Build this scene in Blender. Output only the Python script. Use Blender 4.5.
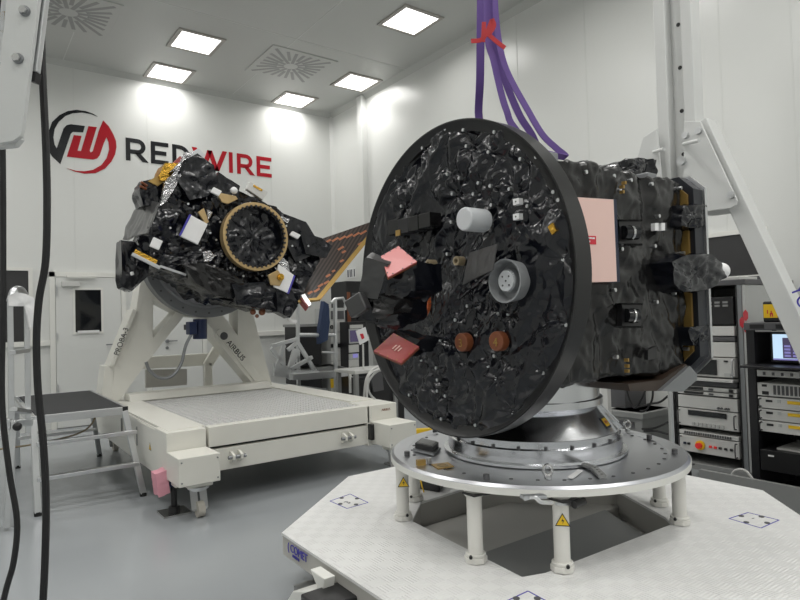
import bpy, bmesh, math, random
import numpy as np
from math import sin, cos, pi, radians
from mathutils import Vector, Matrix

random.seed(7)
for o in list(bpy.data.objects):
    bpy.data.objects.remove(o)
SC = bpy.context.scene
COL = SC.collection

# ------------------------------------------------------------ camera
F = 601.74; PITCH = radians(1.4904); ROLL = radians(1.6517); YAW = radians(36.3288); H = 1.40
fw = Vector((sin(YAW) * cos(PITCH), cos(YAW) * cos(PITCH), sin(PITCH)))
rt = Vector((cos(YAW), -sin(YAW), 0))
up = rt.cross(fw)
rt, up = cos(ROLL) * rt - sin(ROLL) * up, cos(ROLL) * up + sin(ROLL) * rt
CP = Vector((0, 0, H))
cd = bpy.data.cameras.new('camera'); co = bpy.data.objects.new('camera', cd); COL.objects.link(co)
cd.sensor_width = 36; cd.lens = F / 800 * 36; cd.clip_start = .05; cd.clip_end = 60
m3 = Matrix((rt, up, -fw)).transposed()
co.matrix_world = Matrix.Translation(CP) @ m3.to_4x4()
SC.camera = co

# ------------------------------------------------------------ light and exposure
w = bpy.data.worlds.new('world'); SC.world = w; w.use_nodes = True
w.node_tree.nodes['Background'].inputs[0].default_value = (.8, .85, .9, 1)
w.node_tree.nodes['Background'].inputs[1].default_value = .05
SC.view_settings.view_transform = 'Standard'; SC.view_settings.look = 'None'
SC.view_settings.gamma = 1; SC.view_settings.exposure = 0.0
SC.view_settings.use_curve_mapping = False
PANEL = 10.5           # watts of each ceiling light panel in view; unseen ones are raised for fill


# ------------------------------------------------------------ survey helpers: where a sight line meets a plane of the room
def ray(x, y): return rt * ((x - 400) / F) + up * ((300 - y) / F) + fw
def atx(x, y, X): d = ray(x, y); return CP + d * (X / d.x)
def aty(x, y, Y): d = ray(x, y); return CP + d * (Y / d.y)
def atz(x, y, Z): d = ray(x, y); return CP + d * ((Z - H) / d.z)
def atd(x, y, D): return CP + ray(x, y) * D
V = Vector


# ------------------------------------------------------------ materials
def mat(name, col, rough=.5, metal=0, spec=.5, emit=None, es=1, bump=None, coat=0, noise=None, alpha=None, aniso=0):
    m = bpy.data.materials.new(name); m.use_nodes = True
    nt = m.node_tree; b = nt.nodes['Principled BSDF']
    b.inputs['Base Color'].default_value = (*col, 1)
    b.inputs['Roughness'].default_value = rough
    b.inputs['Metallic'].default_value = metal
    b.inputs['Specular IOR Level'].default_value = spec
    b.inputs['Coat Weight'].default_value = coat
    b.inputs['Coat Roughness'].default_value = .08
    if aniso: b.inputs['Anisotropic'].default_value = aniso
    if emit:
        b.inputs['Emission Color'].default_value = (*emit, 1); b.inputs['Emission Strength'].default_value = es
    tc = nt.nodes.new('ShaderNodeTexCoord')
    if noise:       # (scale, amount): gentle wear and grain in the colour
        n = nt.nodes.new('ShaderNodeTexNoise'); n.inputs['Scale'].default_value = noise[0]; n.inputs['Detail'].default_value = 5
        nt.links.new(tc.outputs['Object'], n.inputs['Vector'])
        mx = nt.nodes.new('ShaderNodeMix'); mx.data_type = 'RGBA'
        nt.links.new(n.outputs['Fac'], mx.inputs['Factor'])
        a = noise[1]
        mx.inputs['A'].default_value = (*[max(0, c * (1 - a)) for c in col], 1)
        mx.inputs['B'].default_value = (*[min(1, c * (1 + a)) for c in col], 1)
        nt.links.new(mx.outputs['Result'], b.inputs['Base Color'])
    if bump:        # (scale, strength, distance, kind)
        if len(bump) > 3 and bump[3] == 'voronoi':
            n = nt.nodes.new('ShaderNodeTexVoronoi'); n.inputs['Scale'].default_value = bump[0]; out = n.outputs['Distance']
        else:
            n = nt.nodes.new('ShaderNodeTexNoise'); n.inputs['Scale'].default_value = bump[0]; n.inputs['Detail'].default_value = 4; out = n.outputs['Fac']
        nt.links.new(tc.outputs['Object'], n.inputs['Vector'])
        bp = nt.nodes.new('ShaderNodeBump'); bp.inputs['Strength'].default_value = bump[1]; bp.inputs['Distance'].default_value = bump[2]
        nt.links.new(out, bp.inputs['Height']); nt.links.new(bp.outputs['Normal'], b.inputs['Normal'])
    return m


M = {}
M['wall'] = mat('wall_panel', (.72, .73, .71), .28, spec=.45, noise=(1.2, .02))
M['ceil'] = mat('ceiling_panel', (.56, .57, .55), .45, spec=.4, noise=(1, .02))
M['seam'] = mat('panel_seam', (.70, .71, .69), .4)
M['floor'] = mat('grey_epoxy', (.34, .36, .375), .22, spec=.5, noise=(1.5, .06), bump=(60, .03, .002))
M['gantry'] = mat('gantry_paint', (.62, .63, .62), .4, noise=(6, .03))
M['white'] = mat('white_paint', (.78, .78, .74), .35, noise=(6, .03))
M['cream'] = mat('cream_paint', (.76, .75, .69), .32, noise=(5, .04))
M['legwhite'] = mat('leg_paint', (.76, .75, .71), .4)
M['alu'] = mat('aluminium', (.66, .67, .68), .32, 1, noise=(8, .08))
M['mach'] = mat('machined_aluminium', (.72, .73, .75), .2, 1, noise=(10, .06), aniso=.6)
M['platealu'] = mat('aluminium_plate', (.62, .63, .66), .33, 1, noise=(5, .06))
M['darkmetal'] = mat('grey_cast_metal', (.27, .28, .29), .42, .6, noise=(8, .08))
M['steel'] = mat('steel', (.6, .6, .6), .2, 1)
M['foil'] = mat('black_foil', (.0035, .0042, .0075), .19, spec=.55)
M['foil2'] = mat('black_foil_side', (.008, .0078, .008), .25, spec=.5)
M['greysheet'] = mat('grey_sheet', (.045, .045, .046), .32, spec=.6)
M['silverfoil'] = mat('grey_foil', (.20, .20, .20), .3, .7)
M['crinkle'] = mat('silver_crinkle', (.42, .42, .43), .2, 1, bump=(60, .8, .01, 'voronoi'))
M['black'] = mat('black_plastic', (.012, .012, .013), .4)
M['rim'] = mat('black_rim', (.010, .010, .0105), .3, spec=.5)
M['rubber'] = mat('rubber', (.015, .015, .015), .7)
M['gold'] = mat('gold_kapton', (.62, .36, .05), .25, .8, bump=(50, .6, .008, 'voronoi'))
M['goldedge'] = mat('gold_edge', (.42, .27, .08), .35, .5, noise=(20, .2))
M['ringgold'] = mat('alodine_gold', (.50, .36, .18), .38, .7, noise=(20, .15))
M['brown'] = mat('brown_panel', (.04, .026, .018), .4, noise=(20, .2))
M['copper'] = mat('copper_tape', (.42, .17, .09), .35, .5)
M['pink'] = mat('pink_panel', (.83, .58, .52), .45, noise=(9, .03))
M['red'] = mat('red_board', (.40, .09, .085), .42, noise=(14, .08))
M['red2'] = mat('pale_red_board', (.60, .17, .165), .4, noise=(14, .05))
M['label'] = mat('red_label', (.62, .02, .04), .4)
M['logored'] = mat('logo_red', (.42, .003, .014), .3, spec=.3)
M['logoblack'] = mat('logo_black', (.008, .009, .012), .25)
M['purple'] = mat('purple_webbing', (.15, .085, .31), .7, bump=(220, .4, .002))
M['ribbon'] = mat('red_ribbon', (.48, .015, .02), .45)
M['cable'] = mat('black_cable', (.01, .01, .011), .45)
M['rackgrey'] = mat('rack_grey', (.50, .51, .50), .42, .3, noise=(12, .04))
M['rackblack'] = mat('rack_black', (.010, .010, .012), .4)
M['unit'] = mat('equipment_grey', (.60, .60, .58), .4)
M['darkgrey'] = mat('dark_grey', (.09, .09, .095), .5)
M['midgrey'] = mat('mid_grey', (.26, .265, .26), .5)
M['slot'] = mat('vent_slot_grey', (.33, .335, .33), .5)
M['palerubber'] = mat('pale_rubber', (.55, .52, .46), .6)
M['glass'] = mat('dark_glass', (.010, .011, .013), .06, spec=.6)
M['board'] = mat('dark_board', (.035, .035, .036), .6)
M['yellow'] = mat('yellow', (.85, .55, .02), .4)
M['sticker'] = mat('white_sticker', (.82, .82, .82), .4)
M['blue'] = mat('motor_blue', (.015, .03, .10), .35)
M['bluetext'] = mat('blue_print', (.06, .05, .38), .5)
M['navy'] = mat('navy_edge', (.008, .014, .04), .4)
M['flange'] = mat('dark_flange', (.010, .012, .018), .4)
M['orange'] = mat('orange_cap', (.20, .062, .024), .4, noise=(30, .2))
M['orange2'] = mat('orange_seal', (.55, .12, .03), .4)
M['capwhite'] = mat('white_cap', (.62, .64, .66), .4)
M['capgrey'] = mat('grey_cup', (.30, .31, .32), .4)
M['tan'] = mat('tan_fitting', (.30, .24, .15), .5)
M['lit'] = mat('light_diffuser', (.9, .9, .9), .5, emit=(1, .985, .95), es=2.5)
M['frame'] = mat('light_frame', (.42, .40, .37), .5)
M['screen'] = mat('screen_white', (.1, .1, .1), .2, emit=(.55, .75, .95), es=1.0)
M['screendark'] = mat('screen_dark', (.01, .01, .02), .2, emit=(.10, .08, .16), es=.6)
M['screenpurple'] = mat('screen_purple', (.1, .1, .2), .2, emit=(.22, .20, .50), es=.8)
M['redglow'] = mat('red_glow', (.6, .02, .02), .3, emit=(1, .05, .05), es=.12)  # red with a slight glow put in; the stop knob is no lamp
M['pinkcloth'] = mat('pink_cloth', (.75, .35, .42), .7)
M['grate'] = mat('grating_metal', (.80, .80, .79), .35, .1)
M['grateback'] = mat('grating_tray', (.50, .50, .49), .6)
M['grip'] = mat('dark_grip_deck', (.022, .023, .025), .75, bump=(250, .5, .002))
M['deckbeige'] = mat('grey_beige_paint', (.46, .45, .42), .5, noise=(6, .04))
M['denim'] = mat('blue_cloth', (.03, .05, .11), .8)
M['tube'] = mat('clear_white_cable', (.62, .62, .60), .4)


def tread():
    m = mat('white_treadplate', (.80, .80, .79), .38)
    nt = m.node_tree; b = nt.nodes['Principled BSDF']
    tc = nt.nodes.new('ShaderNodeTexCoord')
    def wave(dirn):
        wv = nt.nodes.new('ShaderNodeTexWave'); wv.bands_direction = dirn; wv.inputs['Scale'].default_value = 22
        nt.links.new(tc.outputs['Object'], wv.inputs['Vector']); return wv.outputs['Fac']
    ck = nt.nodes.new('ShaderNodeTexChecker'); ck.inputs['Scale'].default_value = 17
    nt.links.new(tc.outputs['Object'], ck.inputs['Vector'])
    mx = nt.nodes.new('ShaderNodeMix')
    nt.links.new(ck.outputs['Fac'], mx.inputs['Factor'])
    nt.links.new(wave('X'), mx.inputs['A']); nt.links.new(wave('Y'), mx.inputs['B'])
    bp = nt.nodes.new('ShaderNodeBump'); bp.inputs['Strength'].default_value = .35; bp.inputs['Distance'].default_value = .004
    nt.links.new(mx.outputs['Result'], bp.inputs['Height']); nt.links.new(bp.outputs['Normal'], b.inputs['Normal'])
    c2 = nt.nodes.new('ShaderNodeMix'); c2.data_type = 'RGBA'
    nt.links.new(ck.outputs['Fac'], c2.inputs['Factor'])
    c2.inputs['A'].default_value = (.765, .765, .755, 1); c2.inputs['B'].default_value = (.80, .80, .79, 1)
    nt.links.new(c2.outputs['Result'], b.inputs['Base Color'])
    return m
M['tread'] = tread()


def solar():
    m = mat('solar_cells', (.08, .05, .04), .3)
    nt = m.node_tree; b = nt.nodes['Principled BSDF']
    tc = nt.nodes.new('ShaderNodeTexCoord')
    mp = nt.nodes.new('ShaderNodeMapping'); mp.inputs['Rotation'].default_value = (0, radians(47), 0)
    wv = nt.nodes.new('ShaderNodeTexWave'); wv.bands_direction = 'Z'; wv.inputs['Scale'].default_value = 9
    nt.links.new(tc.outputs['Object'], mp.inputs['Vector']); nt.links.new(mp.outputs['Vector'], wv.inputs['Vector'])
    mx = nt.nodes.new('ShaderNodeMix'); mx.data_type = 'RGBA'
    mx.inputs['A'].default_value = (.016, .011, .009, 1); mx.inputs['B'].default_value = (.07, .05, .042, 1)
    nt.links.new(wv.outputs['Fac'], mx.inputs['Factor']); nt.links.new(mx.outputs['Result'], b.inputs['Base Color'])
    return m
M['solar'] = solar()


# ------------------------------------------------------------ mesh builder
def catmull(pts, k=6):
    P = [V(p) for p in pts]
    if len(P) < 3: return P
    Q = [P[0] * 2 - P[1]] + P + [P[-1] * 2 - P[-2]]
    out = []
    for i in range(1, len(Q) - 2):
        a, b, c, d = Q[i - 1:i + 3]
        for j in range(k):
            t = j / k
            out.append(.5 * (2 * b + (c - a) * t + (2 * a - 5 * b + 4 * c - d) * t * t + (3 * b - a - 3 * c + d) * t ** 3))
    out.append(P[-1])
    return out


class MB:
    def __init__(s): s.v = []; s.f = []
    def add(s, vs, fs):
        n = len(s.v); s.v += [tuple(v) for v in vs]; s.f += [[i + n for i in f] for f in fs]; return s
    def box(s, x0, x1, y0, y1, z0, z1):
        return s.add([(x, y, z) for x in (x0, x1) for y in (y0, y1) for z in (z0, z1)],
                     [(0, 1, 3, 2), (4, 6, 7, 5), (0, 4, 5, 1), (2, 3, 7, 6), (0, 2, 6, 4), (1, 5, 7, 3)])
    def obox(s, c, ax, h):
        c = V(c); A = [V(a).normalized() * k for a, k in zip(ax, h)]
        return s.add([c + A[0] * i + A[1] * j + A[2] * k for i in (-1, 1) for j in (-1, 1) for k in (-1, 1)],
                     [(0, 1, 3, 2), (4, 6, 7, 5), (0, 4, 5, 1), (2, 3, 7, 6), (0, 2, 6, 4), (1, 5, 7, 3)])
    def bar(s, p, q, wd, ht, upv=(0, 0, 1)):
        p = V(p); q = V(q); d = (q - p); L = d.length; d.normalize(); u = V(upv)
        if abs(d.dot(u)) > .98: u = V((1, 0, 0))
        a = d.cross(u).normalized(); b = a.cross(d)
        return s.obox((p + q) / 2, (d, a, b), (L / 2, wd / 2, ht / 2))
    def ringpts(s, c, d, r, n):
        d = V(d).normalized(); u = V((0, 0, 1)) if abs(d.z) < .9 else V((1, 0, 0))
        a = d.cross(u).normalized(); b = a.cross(d)
        return [V(c) + a * (r * cos(2 * pi * i / n)) + b * (r * sin(2 * pi * i / n)) for i in range(n)]
    def cyl(s, p, q, r, r2=None, n=20):
        p = V(p); q = V(q); r2 = r if r2 is None else r2; d = q - p
        vs = s.ringpts(p, d, r, n) + s.ringpts(q, d, r2, n)
        return s.add(vs, [(i, (i + 1) % n, n + (i + 1) % n, n + i) for i in range(n)] + [list(range(n))[::-1], list(range(n, 2 * n))])
    def tube(s, pts, r, n=8, smooth=True):
        P = catmull(pts) if smooth else [V(p) for p in pts]
        vs = []; a = None
        for i, p in enumerate(P):
            d = (P[min(i + 1, len(P) - 1)] - P[max(i - 1, 0)]).normalized()
            if a is None:
                u = V((0, 0, 1)) if abs(d.z) < .9 else V((1, 0, 0)); a = d.cross(u).normalized()
            a = (a - d * a.dot(d)).normalized(); b = d.cross(a)
            vs += [p + a * (r * cos(2 * pi * k / n)) + b * (r * sin(2 * pi * k / n)) for k in range(n)]
        m = len(P)
        fs = [(i * n + k, i * n + (k + 1) % n, (i + 1) * n + (k + 1) % n, (i + 1) * n + k) for i in range(m - 1) for k in range(n)]
        return s.add(vs, fs + [list(range(n))[::-1], list(range((m - 1) * n, m * n))])
    def band(s, pts, wv, th):
        """a flat strap along pts, wv = its half-width vector, th = thickness"""
        P = catmull(pts); vs = []; wv = V(wv)
        for i, p in enumerate(P):
            d = (P[min(i + 1, len(P) - 1)] - P[max(i - 1, 0)]).normalized()
            a = (wv - d * wv.dot(d)).normalized() * wv.length; b = d.cross(a).normalized() * th / 2
            vs += [p - a - b, p + a - b, p + a + b, p - a + b]
        m = len(P)
        fs = [(i * 4 + k, i * 4 + (k + 1) % 4, (i + 1) * 4 + (k + 1) % 4, (i + 1) * 4 + k) for i in range(m - 1) for k in range(4)]
        return s.add(vs, fs + [(3, 2, 1, 0), tuple((m - 1) * 4 + k for k in range(4))])
    def lathe(s, c, prof, d=(0, 0, 1), n=64, closed=True):
        c = V(c); d = V(d).normalized(); vs = []
        for r, h in prof: vs += s.ringpts(c + d * h, d, max(r, 1e-5), n)
        m = len(prof)
        rng = range(m) if closed else range(m - 1)
        return s.add(vs, [(i * n + k, i * n + (k + 1) % n, ((i + 1) % m) * n + (k + 1) % n, ((i + 1) % m) * n + k) for i in rng for k in range(n)])
    def prism(s, pts, vec):
        P = [V(p) for p in pts]; n = len(P); vec = V(vec)
        return s.add(P + [p + vec for p in P], [list(range(n)), list(range(n, 2 * n))[::-1]] + [(i, (i + 1) % n, n + (i + 1) % n, n + i) for i in range(n)])
    def sphere(s, c, r, n=16, m=10, sc=(1, 1, 1)):
        c = V(c); vs = []; fs = []
        for i in range(m + 1):
            t = pi * i / m
            for k in range(n):
                a = 2 * pi * k / n; rr = max(sin(t), 1e-4)
                vs.append(c + V((r * sc[0] * rr * cos(a), r * sc[1] * rr * sin(a), r * sc[2] * cos(t))))
        for i in range(m):
            for k in range(n): fs.append((i * n + k, i * n + (k + 1) % n, (i + 1) * n + (k + 1) % n, (i + 1) * n + k))
        return s.add(vs, fs)
    def build(s, name, m, parent=None, bevel=0, ang=35, recalc=True, flat=False):
        me = bpy.data.meshes.new(name); me.from_pydata(s.v, [], s.f)
        if recalc:
            b = bmesh.new(); b.from_mesh(me)
            bmesh.ops.remove_doubles(b, verts=b.verts, dist=1e-5)
            bmesh.ops.recalc_face_normals(b, faces=b.faces); b.to_mesh(me); b.free()
        me.materials.append(M[m] if isinstance(m, str) else m)
        if not flat:
            me.polygons.foreach_set('use_smooth', [True] * len(me.polygons)); me.set_sharp_from_angle(angle=radians(ang))
        o = bpy.data.objects.new(name, me); COL.objects.link(o)
        if bevel:
            bv = o.modifiers.new('bevel', 'BEVEL'); bv.width = bevel; bv.segments = 2; bv.limit_method = 'ANGLE'; bv.harden_normals = True
        if parent: attach(o, parent)
        return o


def attach(o, parent):
    o.parent = parent
    if parent.type == 'EMPTY': o.matrix_parent_inverse = Matrix.Translation(-parent.location)
def tag(o, label, cat, group=None, kind=None):
    if label: o['label'] = label
    if cat: o['category'] = cat
    if group: o['group'] = group
    if kind: o['kind'] = kind
    return o
def thing(name, loc, label, cat, group=None):
    o = bpy.data.objects.new(name, None); o.empty_display_size = .05; COL.objects.link(o); o.location = loc
    return tag(o, label, cat, group)
def struct(o): o['kind'] = 'structure'; return o
def clone(o, d, parent=None, label=None, recurse=True):
    c = o.copy(); COL.objects.link(c)
    if parent:
        pi_ = o.matrix_parent_inverse.copy(); c.parent = parent; c.matrix_parent_inverse = pi_
    else: c.location = o.location + V(d)
    if label: c['label'] = label
    if recurse:
        for ch in o.children: clone(ch, d, c)
    return c
def plabel(o, t): o['label'] = t; return o


# crumpled blanket: folded planes, warped, so that creases are sharp and patches stay smooth
def crumple(P, seed, freq=4.0, octaves=0):
    """folded sheet: differences of maxima of folded planes give straight creases between flat facets"""
    rs = np.random.RandomState(seed); h = np.zeros(len(P))
    W = P.copy()
    for k in range(4):
        a = rs.normal(size=3); a /= np.linalg.norm(a); b = rs.normal(size=3); b /= np.linalg.norm(b)
        W += np.outer(np.sin(P @ a * freq * (1.2 + 1.5 * rs.rand()) + rs.rand() * 6), b) * .09 / freq
    for f0, sl in ((.75, .20), (1.8, .34), (3.9, .20)):
        for sg in (1, -1):
            m = None
            for k in range(5):
                d = rs.normal(size=3); d /= np.linalg.norm(d); f = freq * f0 * (.6 + .9 * rs.rand())
                t = (np.abs(((W @ d * f + rs.rand()) % 1) - .5) * 2 - .5) * (sl * (.5 + rs.rand()) / (2 * f))
                m = t if m is None else np.maximum(m, t)
            h += sg * m
    return h / .04


def foil_box(c, ax, half, seed, amp, name, m, parent, cell=.02, freq=4, round_=.0, taper=None):
    """closed box whose six faces are gridded and crumpled"""
    c = np.array(c, float); A = np.array([V(a).normalized() for a in ax]); h = np.array(half, float)
    n = [max(2, int(2 * x / cell)) for x in h]
    bm = MB()
    for axis in range(3):
        i, j = [(1, 2), (2, 0), (0, 1)][axis]
        for sgn in (-1, 1):
            u = np.linspace(-1, 1, n[i] + 1); v = np.linspace(-1, 1, n[j] + 1)
            U_, V_ = np.meshgrid(u, v, indexing='ij')
            L = np.zeros((U_.size, 3)); L[:, axis] = sgn; L[:, i] = U_.ravel(); L[:, j] = V_.ravel()
            k = n[j] + 1
            fs = [(a * k + b, (a + 1) * k + b, (a + 1) * k + b + 1, a * k + b + 1) for a in range(n[i]) for b in range(n[j])]
            bm.add([tuple(q) for q in L], fs)
    L = np.array(bm.v)
    Q = L * h
    nrm = np.sign(L) * (np.abs(L) > .999)
    ln = np.linalg.norm(nrm, axis=1, keepdims=True); nrm = nrm / np.maximum(ln, 1e-6)
    if round_:
        # pull edges and corners in to soften the block
        Q = Q - nrm * ((ln - 1).clip(0) * round_)
    if taper is not None: Q = taper(Q, L)
    W = Q @ A + c
    hh = crumple(W, seed, freq)
    W = W + (nrm @ A) * (hh * amp)[:, None]
    bm.v = [tuple(p) for p in W]
    return bm.build(name, m, parent, ang=50)


def foil_sheet(corners, seed, amp, name, m, parent, th=.006, cell=.012, freq=7):
    """a crumpled sheet with real thickness spanned between four corners (p00, p10, p11, p01)"""
    a, b, c, d = [np.array(p) for p in corners]
    nu = max(3, int(np.linalg.norm(b - a) / cell)); nv = max(3, int(np.linalg.norm(d - a) / cell))
    u = np.linspace(0, 1, nu + 1); v = np.linspace(0, 1, nv + 1); U_, V_ = np.meshgrid(u, v, indexing='ij'); U_ = U_.ravel()[:, None]; V_ = V_.ravel()[:, None]
    P = a * (1 - U_) * (1 - V_) + b * U_ * (1 - V_) + c * U_ * V_ + d * (1 - U_) * V_
    n = np.cross(b - a, d - a); n /= np.linalg.norm(n)
    P = P + n * (crumple(P, seed, freq) * amp)[:, None]
    k = nv + 1; N = len(P)
    fs = [(i * k + j, (i + 1) * k + j, (i + 1) * k + j + 1, i * k + j + 1) for i in range(nu) for j in range(nv)]
    back = [tuple(x + N for x in f[::-1]) for f in fs]
    rim = [i * k for i in range(nu + 1)] + [nu * k + j for j in range(1, nv + 1)] + [i * k + nv for i in range(nu - 1, -1, -1)] + [j for j in range(nv - 1, 0, -1)]
    side = [(rim[i], rim[(i + 1) % len(rim)], rim[(i + 1) % len(rim)] + N, rim[i] + N) for i in range(len(rim))]
    bm = MB(); bm.add([tuple(p) for p in np.vstack([P, P - n * th])], fs + back + side)
    return bm.build(name, m, parent, ang=50)


# text as real letter meshes
def text(s, origin, xdir, ydir, size, m, name, parent=None, depth=.0015):
    cu = bpy.data.curves.new(name, 'FONT'); cu.body = s; cu.size = size; cu.extrude = depth; cu.align_x = 'LEFT'
    t = bpy.data.objects.new(name, cu); COL.objects.link(t)
    dg = bpy.context.evaluated_depsgraph_get(); me = bpy.data.meshes.new_from_object(t.evaluated_get(dg))
    bpy.data.objects.remove(t)
    x = V(xdir).normalized(); y = V(ydir); y = (y - x * y.dot(x)).normalized(); z = x.cross(y)
    me.transform(Matrix.Translation(V(origin)) @ Matrix((x, y, z)).transposed().to_4x4())
    me.materials.clear(); me.materials.append(M[m])
    o = bpy.data.objects.new(name, me); COL.objects.link(o)
    if parent: attach(o, parent)
    return o


# ============================================================ ROOM
WX, WY, ZC = 5.48, 9.39, 5.07
X0, Y0 = -3.6, -3.2
struct(MB().box(X0 - .1, WX + .1, Y0 - .1, WY + .1, -.1, 0).build('floor', 'floor'))
struct(MB().box(X0 - .1, WX + .1, Y0 - .1, WY + .1, ZC, ZC + .1).build('ceiling', 'ceil'))
struct(MB().box(X0, WX, WY, WY + .1, 0, ZC).build('wall_back', 'wall'))
struct(MB().box(WX, WX + .1, Y0, WY + .1, 0, ZC).build('wall_right', 'wall'))
struct(MB().box(X0 - .1, X0, Y0, WY + .1, 0, ZC).build('wall_left', 'wall'))
struct(MB().box(X0, WX, Y0 - .1, Y0, 0, ZC).build('wall_front', 'wall'))
n_trim = 0
def trim(b, m='seam'):
    global n_trim
    n_trim += 1
    return struct(b.build('trim_%d' % n_trim, m))
# coved junction between walls and ceiling
trim(MB().prism([(X0, WY, ZC - .07), (X0, WY - .07, ZC), (X0, WY, ZC)], (WX - X0, 0, 0)), 'ceil')
trim(MB().prism([(WX, Y0, ZC - .07), (WX - .07, Y0, ZC), (WX, Y0, ZC)], (0, WY - Y0, 0)), 'ceil')
trim(MB().prism([(WX, WY, 0), (WX - .05, WY, 0), (WX, WY - .05, 0)], (0, 0, ZC)), 'wall')
# panel joints
for px in (73.5, 147, 270):
    x = aty(px, 110, WY).x; trim(MB().box(x - .007, x + .007, WY - .003, WY, 0, ZC - .07))
for px, py in ((516.7, 50), (587, 100), (720, 60), (792, 60)):
    y = atx(px, py, WX).y; trim(MB().box(WX - .003, WX, y - .007, y + .007, 0, ZC - .07))
yp = atx(364, 110, WX).y
trim(MB().box(WX - .10, WX, yp - .07, yp + .07, 0, ZC - .02), 'wall')
for y in (7.05, 4.7, 2.4):
    trim(MB().box(X0, WX, y - .005, y + .005, ZC - .003, ZC))
for x in (3.62, 1.2):
    trim(MB().box(x - .005, x + .005, Y0, WY, ZC - .003, ZC))
struct(MB().box(X0, WX, WY - .015, WY, 0, .09).build('baseboard_back', 'seam'))
struct(MB().box(WX - .015, WX, Y0, WY, 0, .09).build('baseboard_right', 'seam'))

# doors of the back wall
def door(n, x0, x1, zt, win):
    d = struct(MB().box(x0, x1, WY - .045, WY - .005, .01, zt).build('door_%d' % n, 'wall', bevel=.004))
    MB().box(x0 - .07, x0 - .005, WY - .05, WY, 0, zt + .07).box(x1 + .005, x1 + .07, WY - .05, WY, 0, zt + .07).box(x0 - .07, x1 + .07, WY - .05, WY, zt + .005, zt + .07).build('door_frame', 'white', d)
    if win:
        a, b, z0, z1 = win
        wf = MB()
        for q in ((a - .03, a, z0 - .03, z1 + .03), (b, b + .03, z0 - .03, z1 + .03), (a, b, z0 - .03, z0), (a, b, z1, z1 + .03)):
            wf.box(q[0], q[1], WY - .056, WY - .045, q[2], q[3])
        wf.build('window_frame', 'white', d)
        MB().box(a, b, WY - .05, WY - .046, z0, z1).build('window_pane', 'glass', d)
    return d
d1 = door(1, 1.07, 1.89, 2.06, (1.305, 1.63, 1.30, 1.885))
hb = MB().cyl((1.80, WY - .045, 1.11), (1.80, WY - .09, 1.11), .025).bar((1.82, WY - .09, 1.11), (1.68, WY - .09, 1.11), .018, .018)
hb.build('door_handle', 'darkmetal', d1, bevel=.003)
MB().box(1.14, 1.36, WY - .10, WY - .045, 1.93, 2.0).build('door_closer', 'unit', d1, bevel=.004)
MB().box(1.2, 1.57, WY - .11, WY - .07, 2.05, 2.085).build('closer_arm', 'white', d1, bevel=.004)
MB().box(1.33, 1.6, WY - .075, WY - .045, 1.285, 1.32).build('window_sill', 'sticker', d1)
MB().box(1.075, 1.095, WY - .06, WY - .045, 1.2, 1.3).box(1.075, 1.095, WY - .06, WY - .045, .5, .6).box(1.075, 1.095, WY - .06, WY - .045, 1.8, 1.95).build('hinge', 'alu', d1)
d2 = door(2, 2.30, 3.05, 2.06, None)
hb = MB().cyl((2.52, WY - .045, 1.12), (2.52, WY - .09, 1.12), .025).bar((2.5, WY - .09, 1.12), (2.66, WY - .09, 1.12), .018, .018).cyl((2.52, WY - .045, 1.02), (2.52, WY - .06, 1.02), .022)
hb.build('door_handle', 'darkmetal', d2)

# dark window left of the door, board on the right wall
w1 = struct(MB().box(-.55, .76, WY - .02, WY - .012, 1.2, 2.14).build('window_1', 'board'))
MB().box(-.6, .81, WY - .03, WY, 2.14, 2.18).box(.76, .81, WY - .03, WY, 1.15, 2.14).box(-.6, -.55, WY - .03, WY, 1.15, 2.14).box(-.6, .81, WY - .03, WY, 1.15, 1.2).build('window_frame', 'white', w1)
w2 = struct(MB().box(WX - .02, WX - .012, 2.27, 3.35, 1.66, 2.02).build('window_2', 'board'))
MB().box(WX - .03, WX, 2.22, 3.40, 2.02, 2.06).box(WX - .03, WX, 2.22, 2.27, 1.6, 2.02).box(WX - .03, WX, 3.35, 3.40, 1.6, 2.02).box(WX - .03, WX, 2.22, 3.40, 1.6, 1.66).build('window_frame', 'white', w2)

# cable trunking along the back wall
t = tag(MB().box(3.2, WX - .02, WY - .06, WY, 1.13, 1.21).build('cable_trunking', 'white', bevel=.006), 'long white cable trunking along the back wall under the tilted spacecraft', 'trunking')
t = tag(MB().box(.2, 1.0, WY - .05, WY, 1.13, 1.2).build('cable_trunking', 'white', bevel=.006), 'short white trunking on the back wall left of the windowed door', 'trunking')

# lettering on the back wall
lg = thing('wall_lettering', (2.6, WY, 3.9), 'large black and red round emblem and company name lettering high on the back wall', 'wall sign')
LY = WY - .006
def wallpoly(pts, m, name, sm=False):
    P = [aty(x, y, LY) for x, y in pts]
    return MB().prism(P, (0, .005, 0)).build(name, m, lg)
ez = lambda pts: [(45 + a * .12, 105 + b * .12) for a, b in pts]
wallpoly(ez([(440, 97), (400, 72), (340, 50), (262, 40), (190, 50), (120, 84), (60, 140), (32, 215), (22, 300), (30, 380), (60, 430), (128, 493),
             (165, 385), (215, 240), (232, 224), (318, 228), (333, 174), (215, 160), (180, 168), (155, 195), (98, 362), (80, 330), (70, 270), (80, 200), (115, 140), (170, 92), (230, 68), (310, 62), (380, 74)]), 'logoblack', 'emblem_half')
wallpoly(ez([(240, 250), (305, 258), (272, 380), (300, 384), (362, 176), (432, 184), (372, 380), (380, 395), (398, 385), (450, 210), (485, 128), (530, 175), (570, 245), (592, 300), (596, 350),
             (585, 410), (555, 470), (500, 530), (420, 568), (330, 572), (250, 555), (180, 526), (260, 548), (330, 552), (400, 540), (470, 500), (515, 440), (535, 370), (530, 310), (512, 268),
             (490, 320), (455, 420), (435, 445), (400, 455), (182, 430)]), 'logored', 'emblem_half')
z0, z1 = 3.79, 4.125
def lx(cx): return aty(120 + cx / 5, 160, LY).x
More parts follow.
